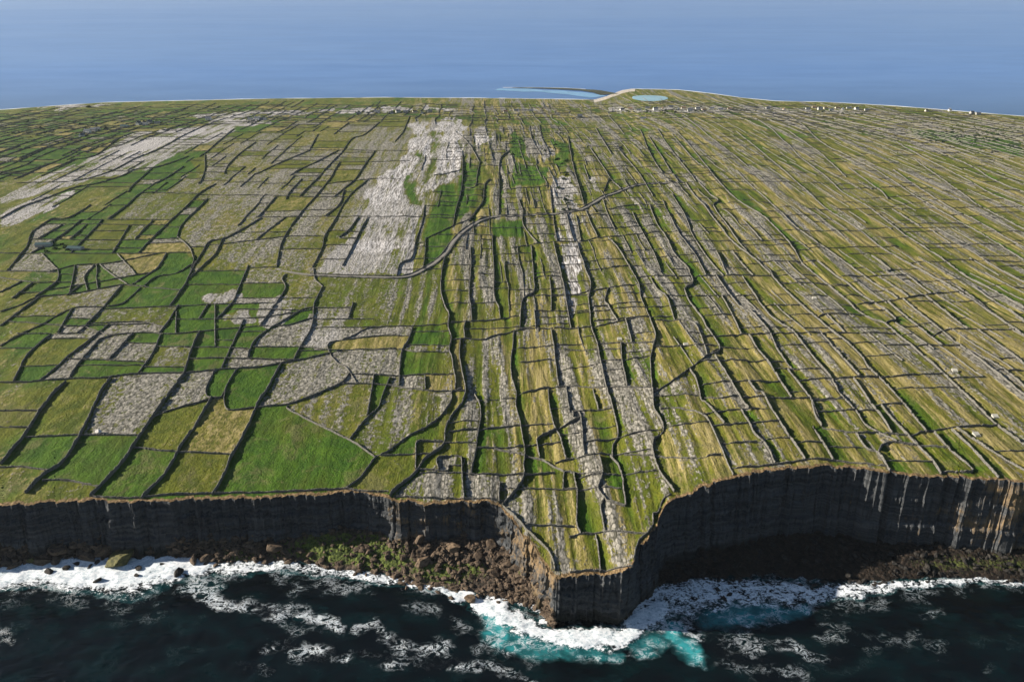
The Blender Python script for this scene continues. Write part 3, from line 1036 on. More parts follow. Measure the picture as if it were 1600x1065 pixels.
for s in SEEDS:
    a, b_, k = s.split(',')
    x, y, _z = at(np.array([float(a)]), np.array([float(b_)]))
    r, c = locate(x, y); l = LAB[int(r[0]), int(c[0])]
    if sizes[l] < NR * NC * .03 and l > 0:
        types[l] = np.array(TY[k])
cover = types[LAB]
# the largest left-over cell is the open ground between walls: let it vary by place
big = np.argmax(sizes)
om = LAB == big
nz = fbm(U / 28, Y / 70, 91, 3)
alt = np.stack([.30 + .5 * (nz - .5), .35 + .9 * (fbm(U / 20, Y / 60, 95, 2) - .5), .35 + .8 * (fbm(U / 16, Y / 90, 97, 2) - .5), 0 * nz], -1)
cover = np.where(om[..., None], alt, cover)
avg = np.stack([.28 + .22 * ss((PX - 640) / 80) * (1 - .5 * ss((PX - 1060) / 100)), .42 - .20 * ss((PX - 600) / 150), .20 + .24 * ss((PX - 600) / 150), 0 * PX], -1)
kk = (.80 - .42 * ss((PX - 640) / 90))[..., None]
cover = cover * kk + avg * (1 - kk)
st1 = fbm((U + wob) / 6.5, Y / 260, 141, 3) - .5; st2 = fbm((U + wob) / 8, Y / 220, 147, 3) - .5
sa = .30 + .80 * ss((PX - 580) / 160)
sa = sa * np.where(cover[..., 1] > .62, .25, 1)
cover[..., 0] += 1.75 * st1 * sa; cover[..., 1] -= (.55 * st1 + .4 * st2) * sa; cover[..., 2] += 1.0 * st2 * sa
# soften the joins a little
for _ in range(1):
    cover[:, 1:-1] = (cover[:, :-2] + 2 * cover[:, 1:-1] + cover[:, 2:]) / 4
# lush feet, stony crests
hl = np.clip(hollow / 1.4, 0, 1)
crest = np.clip(rel / np.maximum(amp, .2), -2, 2)
cs_ = ss((PX - 600) / 120)
cover[..., 0] += (.26 * crest) * cs_ - .35 * hl + .25 * (fbm(X / 35, Y / 45, 101, 3) - .5)
cover[..., 1] += (-.14 * crest - .10) * cs_ + .55 * hl + .3 * (fbm(X / 30, Y / 40, 103, 3) - .5)
cover[..., 2] += (.22 * crest + .08) * cs_ - .5 * hl + .15 * ss((PX - 1000) / 300) * ss((PY - 230) / 150)

def inpoly(px, py, poly):
    res = np.zeros(px.shape, bool)
    n = len(poly)
    for i in range(n):
        x1, y1 = poly[i]; x2, y2 = poly[(i + 1) % n]
        if y1 == y2: continue
        cnd = ((y1 > py) != (y2 > py)) & (px < (x2 - x1) * (py - y1) / (y2 - y1) + x1)
        res ^= cnd
    return res
def blur(m, n):
    m = m.astype(float)
    for _ in range(n):
        m[:, 1:-1] = (m[:, :-2] + m[:, 1:-1] + m[:, 2:]) / 3; m[1:-1] = (m[:-2] + m[1:-1] + m[2:]) / 3
    return m
jx = PX + 26 * (fbm(X / 40, Y / 90, 111, 3) - .5); jy = PY + 12 * (fbm(X / 40, Y / 90, 113, 3) - .5)
for poly, w, rk in [
    ([(640, 200), (655, 190), (672, 196), (690, 186), (720, 186), (722, 270), (690, 290), (664, 315), (650, 380), (635, 425), (560, 430), (495, 425), (520, 392), (560, 345), (590, 290), (612, 268), (640, 250)], .50, .90),
    ([(640, 200), (672, 196), (668, 240), (625, 300), (585, 330), (575, 310), (590, 280), (625, 260), (640, 235)], 1.0, 1.2),
    ([(690, 186), (722, 186), (720, 268), (680, 275), (690, 235)], .95, 1.15),
    ([(548, 380), (600, 374), (628, 384), (610, 395), (560, 394)], 1.15, 1.3),
    ([(330, 190), (225, 210), (140, 245), (60, 280), (0, 306), (0, 322), (60, 300), (150, 278), (230, 262), (300, 235), (370, 200), (440, 187), (380, 184)], .60, .85),
    ([(300, 196), (230, 215), (170, 240), (200, 248), (250, 230), (320, 205)], 1.1, 1.25),
    ([(0, 330), (60, 305), (120, 300), (80, 320), (0, 360)], .7, .95),
    ([(90, 302), (115, 295), (108, 304), (90, 306)], 1.1, 1.2),
    ([(300, 178), (420, 172), (520, 172), (640, 168), (720, 168), (640, 174), (500, 178), (400, 182), (330, 190)], .9, 1.0),
    ([(60, 168), (130, 164), (190, 166), (120, 170)], .7, .9),
    ([(790, 170), (850, 168), (850, 174), (790, 176)], .7, .8),
    ([(940, 171), (1100, 167), (1240, 168), (1340, 172), (1340, 177), (1200, 176), (1060, 174), (940, 176)], .55, .75),
    ([(875, 378), (905, 378), (911, 458), (888, 462)], .85, 1.1), ([(882, 462), (905, 465), (900, 490), (890, 500)], .7, 1.0),
    ([(860, 275), (888, 275), (898, 330), (880, 350), (866, 330)], .6, .95), ([(868, 335), (900, 335), (905, 375), (872, 375)], .6, .9),
    ([(742, 198), (760, 196), (764, 220), (750, 226)], .8, 1.0), ([(825, 192), (842, 192), (862, 240), (848, 250), (832, 225)], .35, .8),
    ([(320, 465), (360, 452), (372, 465), (330, 476)], .4, .9), ([(480, 490), (540, 494), (530, 530), (490, 545), (470, 530)], .35, .9),
    ([(930, 275), (950, 285), (942, 305), (925, 290)], .4, .8), ([(400, 470), (465, 460), (455, 500), (420, 510)], .3, .8),
    ([(345, 490), (380, 480), (400, 500), (350, 498)], .3, .85)]:
    mk = inpoly(jx, jy, poly)
    tx = (.30 + 1.0 * fbm(U / 6, Y / 100, 121, 4)) * (.55 + .9 * fbm(X / 38, Y / 60, 123, 3))
    mf = blur(mk, 5); mf = ss((mf * 1.05 + 1.5 * (tx - .80)) * 1.15) * (mf > .02)
    cover[..., 0] = np.maximum(cover[..., 0], rk * tx * 1.15 * mf)
    cover[..., 3] = np.maximum(cover[..., 3], np.clip(w * (.15 + 1.0 * tx), 0, 1) * mf)
    cover[..., 1] *= 1 - .6 * mf
heath = inpoly(jx, jy, [(300, 250), (420, 200), (460, 186), (640, 182), (645, 200), (600, 270), (555, 330), (515, 400), (495, 425), (400, 412), (300, 400), (283, 370), (330, 310)]).astype(float)
for _ in range(4): heath[:, 1:-1] = (heath[:, :-2] + heath[:, 2:]) / 2
hn_ = fbm(X / 30, Y / 55, 125, 3)
cover[..., 0] += heath * (.10 + .35 * (hn_ - .4)); cover[..., 1] *= 1 - .85 * heath; cover[..., 2] += heath * (.10 + .3 * (.5 - hn_))
# dark thicket on the far right, gullies in the middle
for poly in [[(1420, 205), (1470, 207), (1560, 218), (1600, 226), (1600, 245), (1500, 225), (1440, 216)], [(865, 215), (890, 225), (892, 265), (872, 262)], [(800, 205), (822, 215), (820, 250), (802, 245)], [(776, 345), (822, 345), (822, 368), (776, 368)], [(722, 250), (745, 255), (738, 330), (712, 345)], [(800, 255), (855, 262), (850, 285), (800, 290)], [(655, 232), (660, 230), (651, 262), (640, 300), (632, 310), (634, 290), (645, 262)], [(678, 205), (684, 205), (680, 240), (674, 275), (664, 300), (668, 262)], [(690, 290), (715, 285), (712, 330), (690, 400), (655, 425), (668, 350)], [(640, 318), (655, 320), (648, 300), (658, 290), (652, 284), (636, 300)]]:
    mk = inpoly(jx, jy, poly)
    mf = (blur(mk, 4) * (.4 + .9 * fbm(U / 10, Y / 70, 127, 3)))[..., None].clip(0, 1)
    cover = cover * (1 - mf * np.array([.85, .7, .9, 1])) + mf * np.array([0, .8, 0, 0])
cover = np.clip(cover, 0, 1.3); cover[..., 3] = np.clip(cover[..., 3], 0, 1)
dE = np.hypot(X - X[0:1], Y - Y[0:1])
edge = np.clip(1.15 - dE / (3.5 + 4 * fbm(X / 14, X * 0, 131, 2)), 0, 1)
dS = yshore(X) - Y
sand = np.clip(1 - np.abs(dS - 4) / 14, 0, 1) * .55 * (.4 + fbm(X / 70, Y / 300, 133, 2))
shp = np.interp(PX, shore_px[:, 0], shore_px[:, 1])
sand = np.where((PX > 928) & (PX < 992), np.clip(1.25 - (PY - shp) / (4.5 + 2 * fbm(X / 60, Y / 60, 135, 2)), 0, 1), sand)
lagp = [(990, 150.5), (1003, 149.2), (1022, 149.4), (1038, 151), (1042, 154.5), (1026, 157.5), (1004, 157), (990, 154)]
lagm = inpoly(PX, PY, [(1015 + (a_ - 1015) * 1.2, 153.3 + (b_ - 153.3) * 1.3) for a_, b_ in lagp])
LAGZ = float(np.percentile(Zt[lagm], 70)) if lagm.any() else 2.0
Zt = np.where(lagm, np.minimum(Zt, LAGZ - .5), Zt)
# the cliff-edge rows stay on the edge line
V = np.stack([X, Y, Zt], -1).reshape(-1, 3)
mesh_np('land', V, grid_faces(NR, NC), M_LAND, True, {'cover': cover.reshape(-1, 4), 'edge': edge.ravel(), 'grain': (.12 + .88 * ss((PX - 480) / 200)).ravel(), 'sand': sand.ravel()}, 'structure')

def ground(x, y):
    r, c = locate(x, y)
    return sample(Zt, r, c)

# ------------------------------------------------------------------ walls as meshes
def wall_mesh(L, seed, hgt, halfw):
    n = len(L)
    d = np.gradient(L, axis=0); d /= np.maximum(np.hypot(d[:, 0], d[:, 1])[:, None], 1e-6)
    nrm = np.stack([-d[:, 1], d[:, 0]], 1)
    g = np.minimum(ground(L[:, 0] - 1.2, L[:, 1]), ground(L[:, 0] + .3, L[:, 1]) + 1.2)
    lo = ground(L[:, 0] + 1.5, L[:, 1]); base = np.minimum(g, lo) - .4
    rs = np.random.default_rng(seed)
    h = hgt * (.82 + .36 * rs.random(n)) * (.62 + .75 * fbm(L[:, 0] / 7, L[:, 1] / 7, seed, 2)) * np.where(vnoise(L[:, 0] / 5 + 7, L[:, 1] / 5, seed + 3) > .9, .35, 1)
    lat = .34 * (rs.random(n) - .5)
    rows = []
    for off, top in ((-halfw, 0), (-halfw * .62, 1), (-halfw * .1, 1.07), (halfw * .62, 1), (halfw, 0)):
        o = off + lat + .10 * (rs.random(n) - .5)
        z = base if top == 0 else g + h * top + .12 * (rs.random(n) - .5)
        rows.append(np.stack([L[:, 0] + nrm[:, 0] * o, L[:, 1] + nrm[:, 1] * o, z], 1))
    A = np.stack(rows, 1)      # n,5,3
    V = A.reshape(-1, 3)
    F = grid_faces(n, 5)
    e = (n - 1) * 5
    F = np.vstack([F, [[0, 1, 3, 4], [e + 4, e + 3, e + 1, e], [1, 2, 3, 3], [e + 3, e + 2, e + 1, e + 1]]])
    return V, F

def split_tris(F):
    return F

ZONES = [
    (lambda x, y: y < 210 and x < 700, 'near the far left shore'),
    (lambda x, y: y >= 600 and x < 540, 'in pastures above the left cliff'),
    (lambda x, y: y >= 590 and x < 730, 'between left pastures and headland'),
    (lambda x, y: y >= 690 and x < 870, 'on the left headland flank'),
    (lambda x, y: y >= 690 and x < 1060, 'on the jutting headland'),
    (lambda x, y: y >= 620 and 1060 <= x < 1265, 'above the shaded bay, left half'),
    (lambda x, y: y >= 620 and x >= 1265, 'above the shaded bay, right half'),
    (lambda x, y: y >= 455 and x < 240, 'in stony fields at left margin'),
    (lambda x, y: y >= 405 and x < 240, 'in tiny bright green left plots'),
    (lambda x, y: y >= 400 and x < 420, 'in the dip left of road'),
    (lambda x, y: y >= 425 and x < 690, 'below the left road bend'),
    (lambda x, y: y >= 500 and x < 860, 'in central strips, left side'),
    (lambda x, y: y >= 500 and x < 1030, 'in central strips behind the headland'),
    (lambda x, y: y >= 500 and x < 1260, 'in strips behind the shaded bay'),
    (lambda x, y: y >= 500 and x >= 1260, 'in long strips, right margin'),
    (lambda x, y: y >= 330 and x < 320, 'in small plots beside left heath'),
    (lambda x, y: y >= 200 and x < 320, 'by the left pale rock sweep'),
    (lambda x, y: y >= 330 and x < 560, 'on heath left of white limestone'),
    (lambda x, y: x < 640 and x >= 320 and y < 330, 'on the upper brown heath'),
    (lambda x, y: x < 800 and y < 500, 'beside the white limestone pavement'),
    (lambda x, y: y >= 335 and x < 1060, 'just below the road middle'),
    (lambda x, y: y < 335 and x < 1060, 'beyond the middle of the road'),
    (lambda x, y: y >= 380 and x < 1240, 'below the right road end'),
    (lambda x, y: y < 380 and x < 1240, 'level with the right road end'),
    (lambda x, y: y >= 380, 'on the middle right slope'),
    (lambda x, y: y < 380, 'on the far right slope')]
info = {}
groups = {}
for i in sorted(NAMED):
    k, a = walls[i]; mx, my = a[:, 0].mean(), a[:, 1].mean()
    z = next(j for j, (f, _) in enumerate(ZONES) if f(mx, my))
    groups.setdefault((z, k), []).append((mx if k == 'i' else -my, i))
for (z, k), lst in groups.items():
    lst.sort()
    for n_, (_, i) in enumerate(lst):
        a = walls[i][1]; L = plen(a)
        chord = np.hypot(*(a[-1] - a[0]))
        ad = 'long' if L > 170 else ('mid-length' if L > 70 else 'short')
        shp = 'straight' if chord > .985 * L else ('bending' if chord > .93 * L else 'crooked')
        run = 'running inland' if k == 'i' else 'running crossways'
        side = 'from the left' if k == 'i' else 'from the front'
        only = len(lst) == 1
        info[i] = '%s %s stone wall %s %s, %s' % (ad, shp, run, ZONES[z][1], 'the only one' if only else '%s %s' % (ordn(n_), side))

restV, restF, off = [], [], 0
for i, (k, a) in enumerate(walls):
    L = wall_xy[i]; ym = L[:, 1].mean()
    hgt = (1.7 if a[:, 0].mean() > 690 or a[:, 1].mean() > 560 else 1.35) if ym < 900 else 1.4
    if k == 'i' and a[:, 0].mean() < 420 and a[:, 1].mean() > 560: hgt = 2.2
    if k == 'c': hgt *= .85
    V_, F_ = wall_mesh(L, 500 + i, hgt, (.5 if k == 'i' else .36) if ym < 900 else (.36 if k == 'i' else .28))
    if i in NAMED:
        o = mesh_np('dry_stone_wall', V_, F_, M_WALL)
        tag(o, info[i], 'stone wall', 'dry-stone field walls')
    else:
        restV.append(V_); restF.append(F_ + off); off += len(V_)
for i, L in enumerate(extra_xy):
    V_, F_ = wall_mesh(L, 3000 + i, 1.3, .45)
    restV.append(V_); restF.append(F_ + off); off += len(V_)
for i, L in enumerate(fill_xy):
    V_, F_ = wall_mesh(smooth_line(L, 2.5), 8000 + i, 1.0, .30)
    restV.append(V_); restF.append(F_ + off); off += len(V_)
for i, L in enumerate(cross_xy):
    V_, F_ = wall_mesh(L, 6000 + i, 1.05, .32)
    restV.append(V_); restF.append(F_ + off); off += len(V_)
mesh_np('small_field_walls', np.vstack(restV), np.vstack(restF), M_WALL, kind='stuff')

# ------------------------------------------------------------------ road with a grey surface and stony verges
road_px = [(440, 423), (470, 427.5), (500, 430), (575, 432.5), (617, 433.5), (640, 430), (662, 420), (692, 400), (710, 376), (732, 356), (755, 343), (775, 338), (800, 337.5), (862, 334), (905, 329), (922, 320), (942, 308), (962, 301), (985, 292), (1007, 287), (1050, 285), (1062, 284.5)]
a = np.array(road_px, float); x, y, z = at(a[:, 0], a[:, 1])
RL = smooth_line(np.stack([x, y], 1), 2.0)
d = np.gradient(RL, axis=0); d /= np.hypot(d[:, 0], d[:, 1])[:, None]; nr_ = np.stack([-d[:, 1], d[:, 0]], 1)
gz = np.maximum(np.maximum(ground(RL[:, 0], RL[:, 1]), ground(RL[:, 0] + nr_[:, 0] * 3, RL[:, 1] + nr_[:, 1] * 3)), ground(RL[:, 0] - nr_[:, 0] * 3, RL[:, 1] - nr_[:, 1] * 3))
ker = np.ones(15) / 15
gz = np.convolve(np.pad(gz, 7, 'edge'), ker, 'valid') + .35
offs = [(-4.2, -2.0), (-2.6, -.2), (-1.7, 0), (1.7, 0), (2.6, -.2), (4.2, -2.0)]
A = np.stack([np.stack([RL[:, 0] + nr_[:, 0] * o, RL[:, 1] + nr_[:, 1] * o, gz + dz], 1) for o, dz in offs], 1)
FR = grid_faces(len(RL), 6)
ro = mesh_np('road', A.reshape(-1, 3), FR, M_ROAD, kind='structure')
ro.data.materials.append(M_VERGE)
mi = np.tile(np.array([1, 1, 0, 1, 1], np.int32), len(RL) - 1); ro.data.polygons.foreach_set('material_index', mi)
# the low walls that edge the road
for sd_, word in ((1, 'far'), (-1, 'near')):
    L = RL[18:-4] + nr_[18:-4] * 3.5 * sd_
    V_, F_ = wall_mesh(L, 910 + sd_, 1.3, .5)
    o = mesh_np('roadside_wall', V_, F_, M_WALL)
    tag(o, 'low stone wall following the %s side of the winding grey road' % word, 'stone wall', 'walls along the road')

# ------------------------------------------------------------------ cliff
NK = 46
xn, yn = Ex, Eyy
def smooth1(v, k=9):
    return np.convolve(np.pad(v, k // 2, 'edge'), np.ones(k) / k, 'valid')
tx, ty = np.gradient(smooth1(xn, 15)), np.gradient(smooth1(yn, 15))
ln2 = np.hypot(tx, ty); nx, ny = ty / ln2, -tx / ln2          # outward: towards the water
sl = np.r_[0, np.cumsum(np.hypot(np.diff(xn), np.diff(yn)))]
ztop = Zt[0]
tipw = ss((cpx - 850) / 15) * (1 - ss((cpx - 985) / 15))
kz = np.linspace(0, 1, NK)
CV = []
flank = np.interp(cpx, [560, 620, 700, 850, 862, 875, 1380, 1450, 1870], [0, .35, .6, .9, .6, 0, 0, .12, .25])
flankL = np.interp(cpx, [740, 790, 865, 880, 980, 990, 1040, 1070], [0, 1, 1, 1, 1, .9, .6, 0])
calm = 1 - .7 * ss((cpx - 1230) / 90)
rightw = ss((cpx - 1340) / 90)
cr = fbm(sl / 9, sl * 0, 201, 3)
but = fbm(sl / 26, sl * 0, 207, 2)
for j, t in enumerate(kz):
    z = ztop + .05 - (ztop + 3) * t
    wz = z + .8 * (fbm(sl / 30, sl * 0, 203, 2) - .5) * 3
    bed = np.floor(wz / 2.6 + 100)
    ledge = calm * (_hash(bed, bed * 0, 205) - .5) * .8 + (_hash(bed, np.floor(sl / 7 + bed * .37), 206) - .5) * 2.0 * calm
    vert = calm * (1.7 + 6.0 * flank) * (vnoise(sl / 6.5, wz / 34, 209) - .5 - .22 * flank) + (.7 + .9 * flank) * (vnoise(sl / 1.9, wz / 12, 211) - .5) + 1.5 * calm * (vnoise(sl / 3.3, wz / 5, 213) - .5) + 4.5 * rightw * (fbm(sl / 20 + wz / 26, wz / 22, 219, 3) - .5)
    bench = (1 - tipw) * 1.6 * ss((t - .60 - .04 * (fbm(sl / 40, sl * 0, 215, 2) - .5)) * 40) + .9 * ss((t - .27 - .05 * (fbm(sl / 50, sl * 0, 217, 2) - .5)) * 40)
    rise = min(1, t * 9)
    slope = 3.0 * t ** 1.3 * (1 - .95 * tipw) * (1 - .8 * flankL) + 4.0 * (1 - .8 * flankL) * max(0, t - .8) / .2 * (1 - tipw) * but
    o = rise * (ledge + bench + vert * .8 + 3.0 * (1 - .8 * tipw) * (but - .5) * min(1, t * 2.5)) + slope - (.15 if t == 0 else 0)
    ncut = np.where(tipw > .3, -1.2 * tipw * (t > .70), 0)      # wave-cut notch under the tip
    o = o + ncut
    CV.append(np.stack([xn + nx * o, yn + ny * o, z if j else ztop + .03], 1))
CV = np.stack(CV, 0)
och = np.interp(cpx, [-270, 560, 620, 780, 860, 880, 1320, 1400, 1520, 1600, 1870], [0, 0, .14, .28, .32, .03, 0, .12, .20, .30, .30])
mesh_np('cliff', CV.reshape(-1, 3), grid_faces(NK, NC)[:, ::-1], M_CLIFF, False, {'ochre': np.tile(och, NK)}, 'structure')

# ------------------------------------------------------------------ rock shelves at the cliff foot
def shelf(name, lo, hi, wl, zb_f, green_f, seed, mat):
    idx = np.where((cpx >= lo) & (cpx <= hi))[0]
    p = cpx[idx]
    wy = np.interp(p, [q[0] for q in wl], [q[1] for q in wl]) + 9 * (fbm(p / 18, p * 0, seed, 3) - .5)
    Wx, Wy = at_z(p, wy, 0.0)
    bx, by = xn[idx], yn[idx] + 1.0
    cl = Wy > by - 5
    Wx = np.where(cl, bx * (by - 5) / by, Wx); Wy = np.where(cl, by - 5, Wy)
    n = 44; t = np.linspace(0, 1.5, n)
    zb = zb_f(p)
    VX = bx[None] + (Wx - bx)[None] * t[:, None]; VY = by[None] + (Wy - by)[None] * t[:, None]
    prof = np.where(t < 1, (1 - t) ** .9, -(t - 1) * .9)[:, None]
    VZ = zb[None] * np.where(prof > 0, prof, 0) + np.where(prof < 0, prof * 6, 0)
    nb = fbm(VX / 7, VY / 6, seed + 1, 3); blk = np.round(fbm(VX / 4, VY / 4, seed + 2, 2) * 6) / 6
    VZ = VZ + (3.2 * (nb - .5) + 2.2 * (blk - .5)) * np.clip(1.25 - t, .1, 1)[:, None]
    qx, qy = project(VX, VY, VZ)
    gr, ridge = green_f(qx, qy)
    VZ = VZ + ridge
    return mesh_np(name, np.stack([VX, VY, VZ], -1).reshape(-1, 3), grid_faces(n, len(p))[:, ::-1], mat, False, {'green': gr.ravel()}, 'structure'), (VX, VY, VZ)

def green_left(qx, qy):
    g = np.zeros(qx.shape)
    for cx, cy, rx, ry, w in ((545, 858, 95, 26, 1.0), (690, 895, 60, 20, .8), (730, 890, 40, 15, .7), (600, 880, 60, 14, .8), (360, 865, 60, 14, .55), (440, 865, 30, 12, .5)):
        g = np.maximum(g, w * np.clip(1.5 - np.hypot((qx - cx) / rx, (qy - cy) / ry), 0, 1))
    rm = np.clip(1.4 - np.hypot((qx - 550) / 95, (qy - 860) / 30), 0, 1)
    ridge = rm * (1.2 + 2.4 * (vnoise(qx / 11 + qy / 40, qy / 60, 301) - .5))
    return g, ridge
wl_left = [(-300, 892), (0, 884), (60, 876), (130, 872), (200, 868), (240, 866), (300, 872), (340, 882), (400, 878), (470, 876), (520, 885), (560, 893), (620, 902), (660, 912), (720, 926), (760, 932), (800, 936), (840, 944), (862, 955), (880, 960)]
_, SHL = shelf('left_rock_shelf', -270, 868, wl_left, lambda p: 11 + 1.5 * ss((p - 420) / 60) * (1 - ss((p - 760) / 80)), green_left, 311, M_SHELF)
def green_right(qx, qy):
    g = np.clip(.55 * ss((qx - 1350) / 120) * (1.2 - np.abs(qy - 880) / 30), 0, 1)
    return g, 0 * g
wl_right = [(984, 965), (1000, 930), (1030, 912), (1080, 903), (1200, 899), (1300, 903), (1400, 906), (1500, 904), (1600, 909), (1900, 918)]
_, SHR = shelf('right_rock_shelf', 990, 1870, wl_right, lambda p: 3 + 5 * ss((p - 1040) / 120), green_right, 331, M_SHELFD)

# ------------------------------------------------------------------ sea
def axis(lo, hi, step, far, n_out):
    core = np.arange(lo, hi + step, step)
    outl = lo - np.geomspace(step, lo + far, n_out)[::-1] if True else None
    outr = hi + step + np.geomspace(step, far - hi, n_out)
    return np.concatenate([outl, core, outr])
ax_x = axis(-340.0, 400.0, 1.0, 40000.0, 40)
core = np.arange(285.0, 475.0, .8)
ax_y = np.concatenate([-2000 + np.array([0, 1000, 1800, 2100, 2200, 2260]), core, 475.8 + np.geomspace(1, 40000, 60)])
SX, SY = np.meshgrid(ax_x, ax_y)
SZ = np.zeros_like(SX)
qx, qy = project(SX, np.maximum(SY, 120), SZ)
near = (SX > -350) & (SX < 410) & (SY > 283) & (SY < 480)

def segdist(pts, qx_, qy_):
    best = np.full(qx_.shape, 1e9); wv = np.zeros(qx_.shape)
    for (x1, y1, w1_, *_r), (x2, y2, w2_, *_s) in zip(pts[:-1], pts[1:]):
        dx, dy = x2 - x1, y2 - y1; L2 = dx * dx + dy * dy + 1e-9
        t = np.clip(((qx_ - x1) * dx + (qy_ - y1) * dy) / L2, 0, 1)
        d_ = np.hypot(qx_ - x1 - t * dx, qy_ - y1 - t * dy) / (w1_ + (w2_ - w1_) * t)
        best = np.minimum(best, d_)
    return best
wxn = qx + 34 * (fbm(SX / 9, SY / 7, 401, 3) - .5); wyn = qy + 20 * (fbm(SX / 9, SY / 7, 403, 3) - .5)
foam = np.zeros_like(SX); lace = np.zeros_like(SX); turq = np.zeros_like(SX)
FOAM = [
    [(-260, 905, 22), (0, 897, 20), (50, 893, 18), (90, 892, 19), (150, 894, 24), (210, 890, 30), (250, 886, 22), (290, 882, 16), (320, 886, 10)],
    [(310, 884, 10), (360, 892, 7), (400, 888, 9), (440, 880, 9), (480, 886, 9), (540, 893, 8), (600, 904, 6), (650, 912, 5), (690, 920, 5)],
    [(690, 922, 5), (735, 938, 7), (770, 950, 12), (800, 968, 12), (830, 984, 12), (862, 994, 13), (900, 997, 13), (950, 998, 13), (990, 992, 12), (1000, 966, 18), (1030, 955, 17)],
    [(760, 930, 6), (800, 935, 8), (850, 945, 9), (850, 965, 9)],
    [(1000, 945, 16), (1040, 925, 20), (1090, 925, 20), (1140, 925, 19), (1200, 922, 16), (1260, 926, 13), (1330, 926, 10), (1390, 916, 7), (1460, 908, 6), (1530, 906, 6), (1600, 911, 5), (1880, 920, 5)],
    [(1060, 955, 12), (1110, 945, 12), (1180, 938, 10), (1250, 940, 7)]]
FI = [.95, .66, .92, .6, .66, .5]
LACE = [
    [(280, 915, 10), (324, 938, 9), (355, 942, 8), (388, 945, 9), (432, 958, 10), (463, 950, 9), (500, 966, 8), (524, 975, 8)],
    [(300, 890, 14), (330, 920, 14), (300, 925, 16)], [(416, 1012, 8), (439, 1006, 8), (473, 1019, 12), (525, 1019, 8)], [(385, 1043, 6), (420, 1047, 7)],
    [(455, 990, 16), (480, 1000, 16)], [(400, 900, 10), (450, 920, 12), (520, 915, 10), (560, 920, 8)],
    [(547, 985, 5), (581, 979, 7), (604, 999, 10), (641, 1012, 12), (690, 1012, 9)], [(530, 1029, 4), (550, 1017, 5), (594, 1021, 4)], [(600, 1030, 12), (682, 1036, 10), (766, 1039, 7), (793, 1056, 8), (830, 1070, 8)],
    [(590, 930, 8), (640, 945, 8), (690, 950, 8)], [(0, 925, 4), (50, 928, 4), (70, 926, 3)], [(-50, 990, 14), (10, 995, 14)], [(780, 1010, 12), (830, 1030, 12)],
    [(1445, 962, 6), (1482, 945, 6), (1510, 938, 5)], [(1240, 965, 8), (1296, 985, 14), (1364, 1002, 16), (1432, 992, 12)], [(1400, 980, 10), (1475, 1016, 12), (1533, 1043, 12)],
    [(1130, 1010, 12), (1195, 1009, 8), (1222, 1002, 6), (1245, 1012, 5), (1270, 1027, 6), (1320, 1025, 4)], [(1145, 1026, 18), (1190, 1040, 18), (1240, 1056, 18)],
    [(1030, 975, 12), (1070, 985, 12), (1120, 975, 14), (1160, 985, 10)], [(690, 955, 10), (720, 985, 10), (740, 1010, 10)], [(1300, 950, 14), (1400, 935, 10), (1500, 925, 8)], [(760, 995, 14), (800, 1020, 10), (860, 1020, 12), (960, 1020, 12), (1010, 1010, 10)]]
LI = [.9, .7, .8, .6, .45, .55, .75, .8, .65, .5, .6, .5, .35, .45, .4, .35, .6, .55, .8, .5, .4, .5]
TQ = [([(768, 962, 10), (776, 985, 12), (784, 1004, 9)], .85), ([(800, 1000, 12), (850, 1018, 10), (900, 1020, 9), (960, 1024, 8)], .5), ([(1045, 985, 8), (1068, 1003, 11), (1092, 1026, 8)], .85),
      ([(1110, 965, 14), (1160, 962, 14), (1200, 955, 10), (1260, 952, 8)], .62), ([(290, 903, 14), (330, 915, 16)], .18), ([(100, 925, 60), (250, 950, 60), (420, 930, 40)], .055), ([(440, 955, 14), (500, 950, 12)], .12),
      ([(1000, 1015, 10), (1030, 1000, 10)], .5)]
for pts, w in zip(FOAM, FI):
    d_ = segdist(pts, wxn, wyn); foam = np.maximum(foam, w * np.clip(1.45 - .75 * d_, 0, 1))
    lace = np.maximum(lace, .55 * np.clip(1.6 - .45 * d_, 0, 1))
for pts, w in zip(LACE, LI):
    d_ = segdist(pts, wxn, wyn); lace = np.maximum(lace, w * np.clip(1.5 - .75 * d_, 0, 1))
for pts, w in TQ:
    d_ = segdist(pts, wxn, wyn); turq = np.maximum(turq, w * np.clip(1.35 - .5 * d_, 0, 1) ** 1.6); lace = np.maximum(lace, min(1, w * 1.6) * .75 * np.clip(1.7 - .7 * d_, 0, 1))
turq = np.maximum(turq, .30 * np.clip(1 - np.abs(foam - .35) / .3, 0, 1)); foam *= near; turq *= near; lace = lace * near
lace = np.maximum(lace, .16 * near * ss((fbm(SX / 30, SY / 22, 405, 3) - .5) * 6))
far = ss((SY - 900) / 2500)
SZ = near * (1.5 * (fbm(SX / 20, SY / 11, 411, 3) - .5) + .8 * (fbm(SX / 5, SY / 3.5, 413, 2) - .5) + .9 * foam)
SZ = SZ - .1
mesh_np('sea', np.stack([SX, SY, SZ], -1).reshape(-1, 3), grid_faces(*SX.shape), M_SEA, True, {'foam': foam.ravel(), 'lace': lace.ravel(), 'turq': turq.ravel(), 'far': far.ravel()}, 'structure')

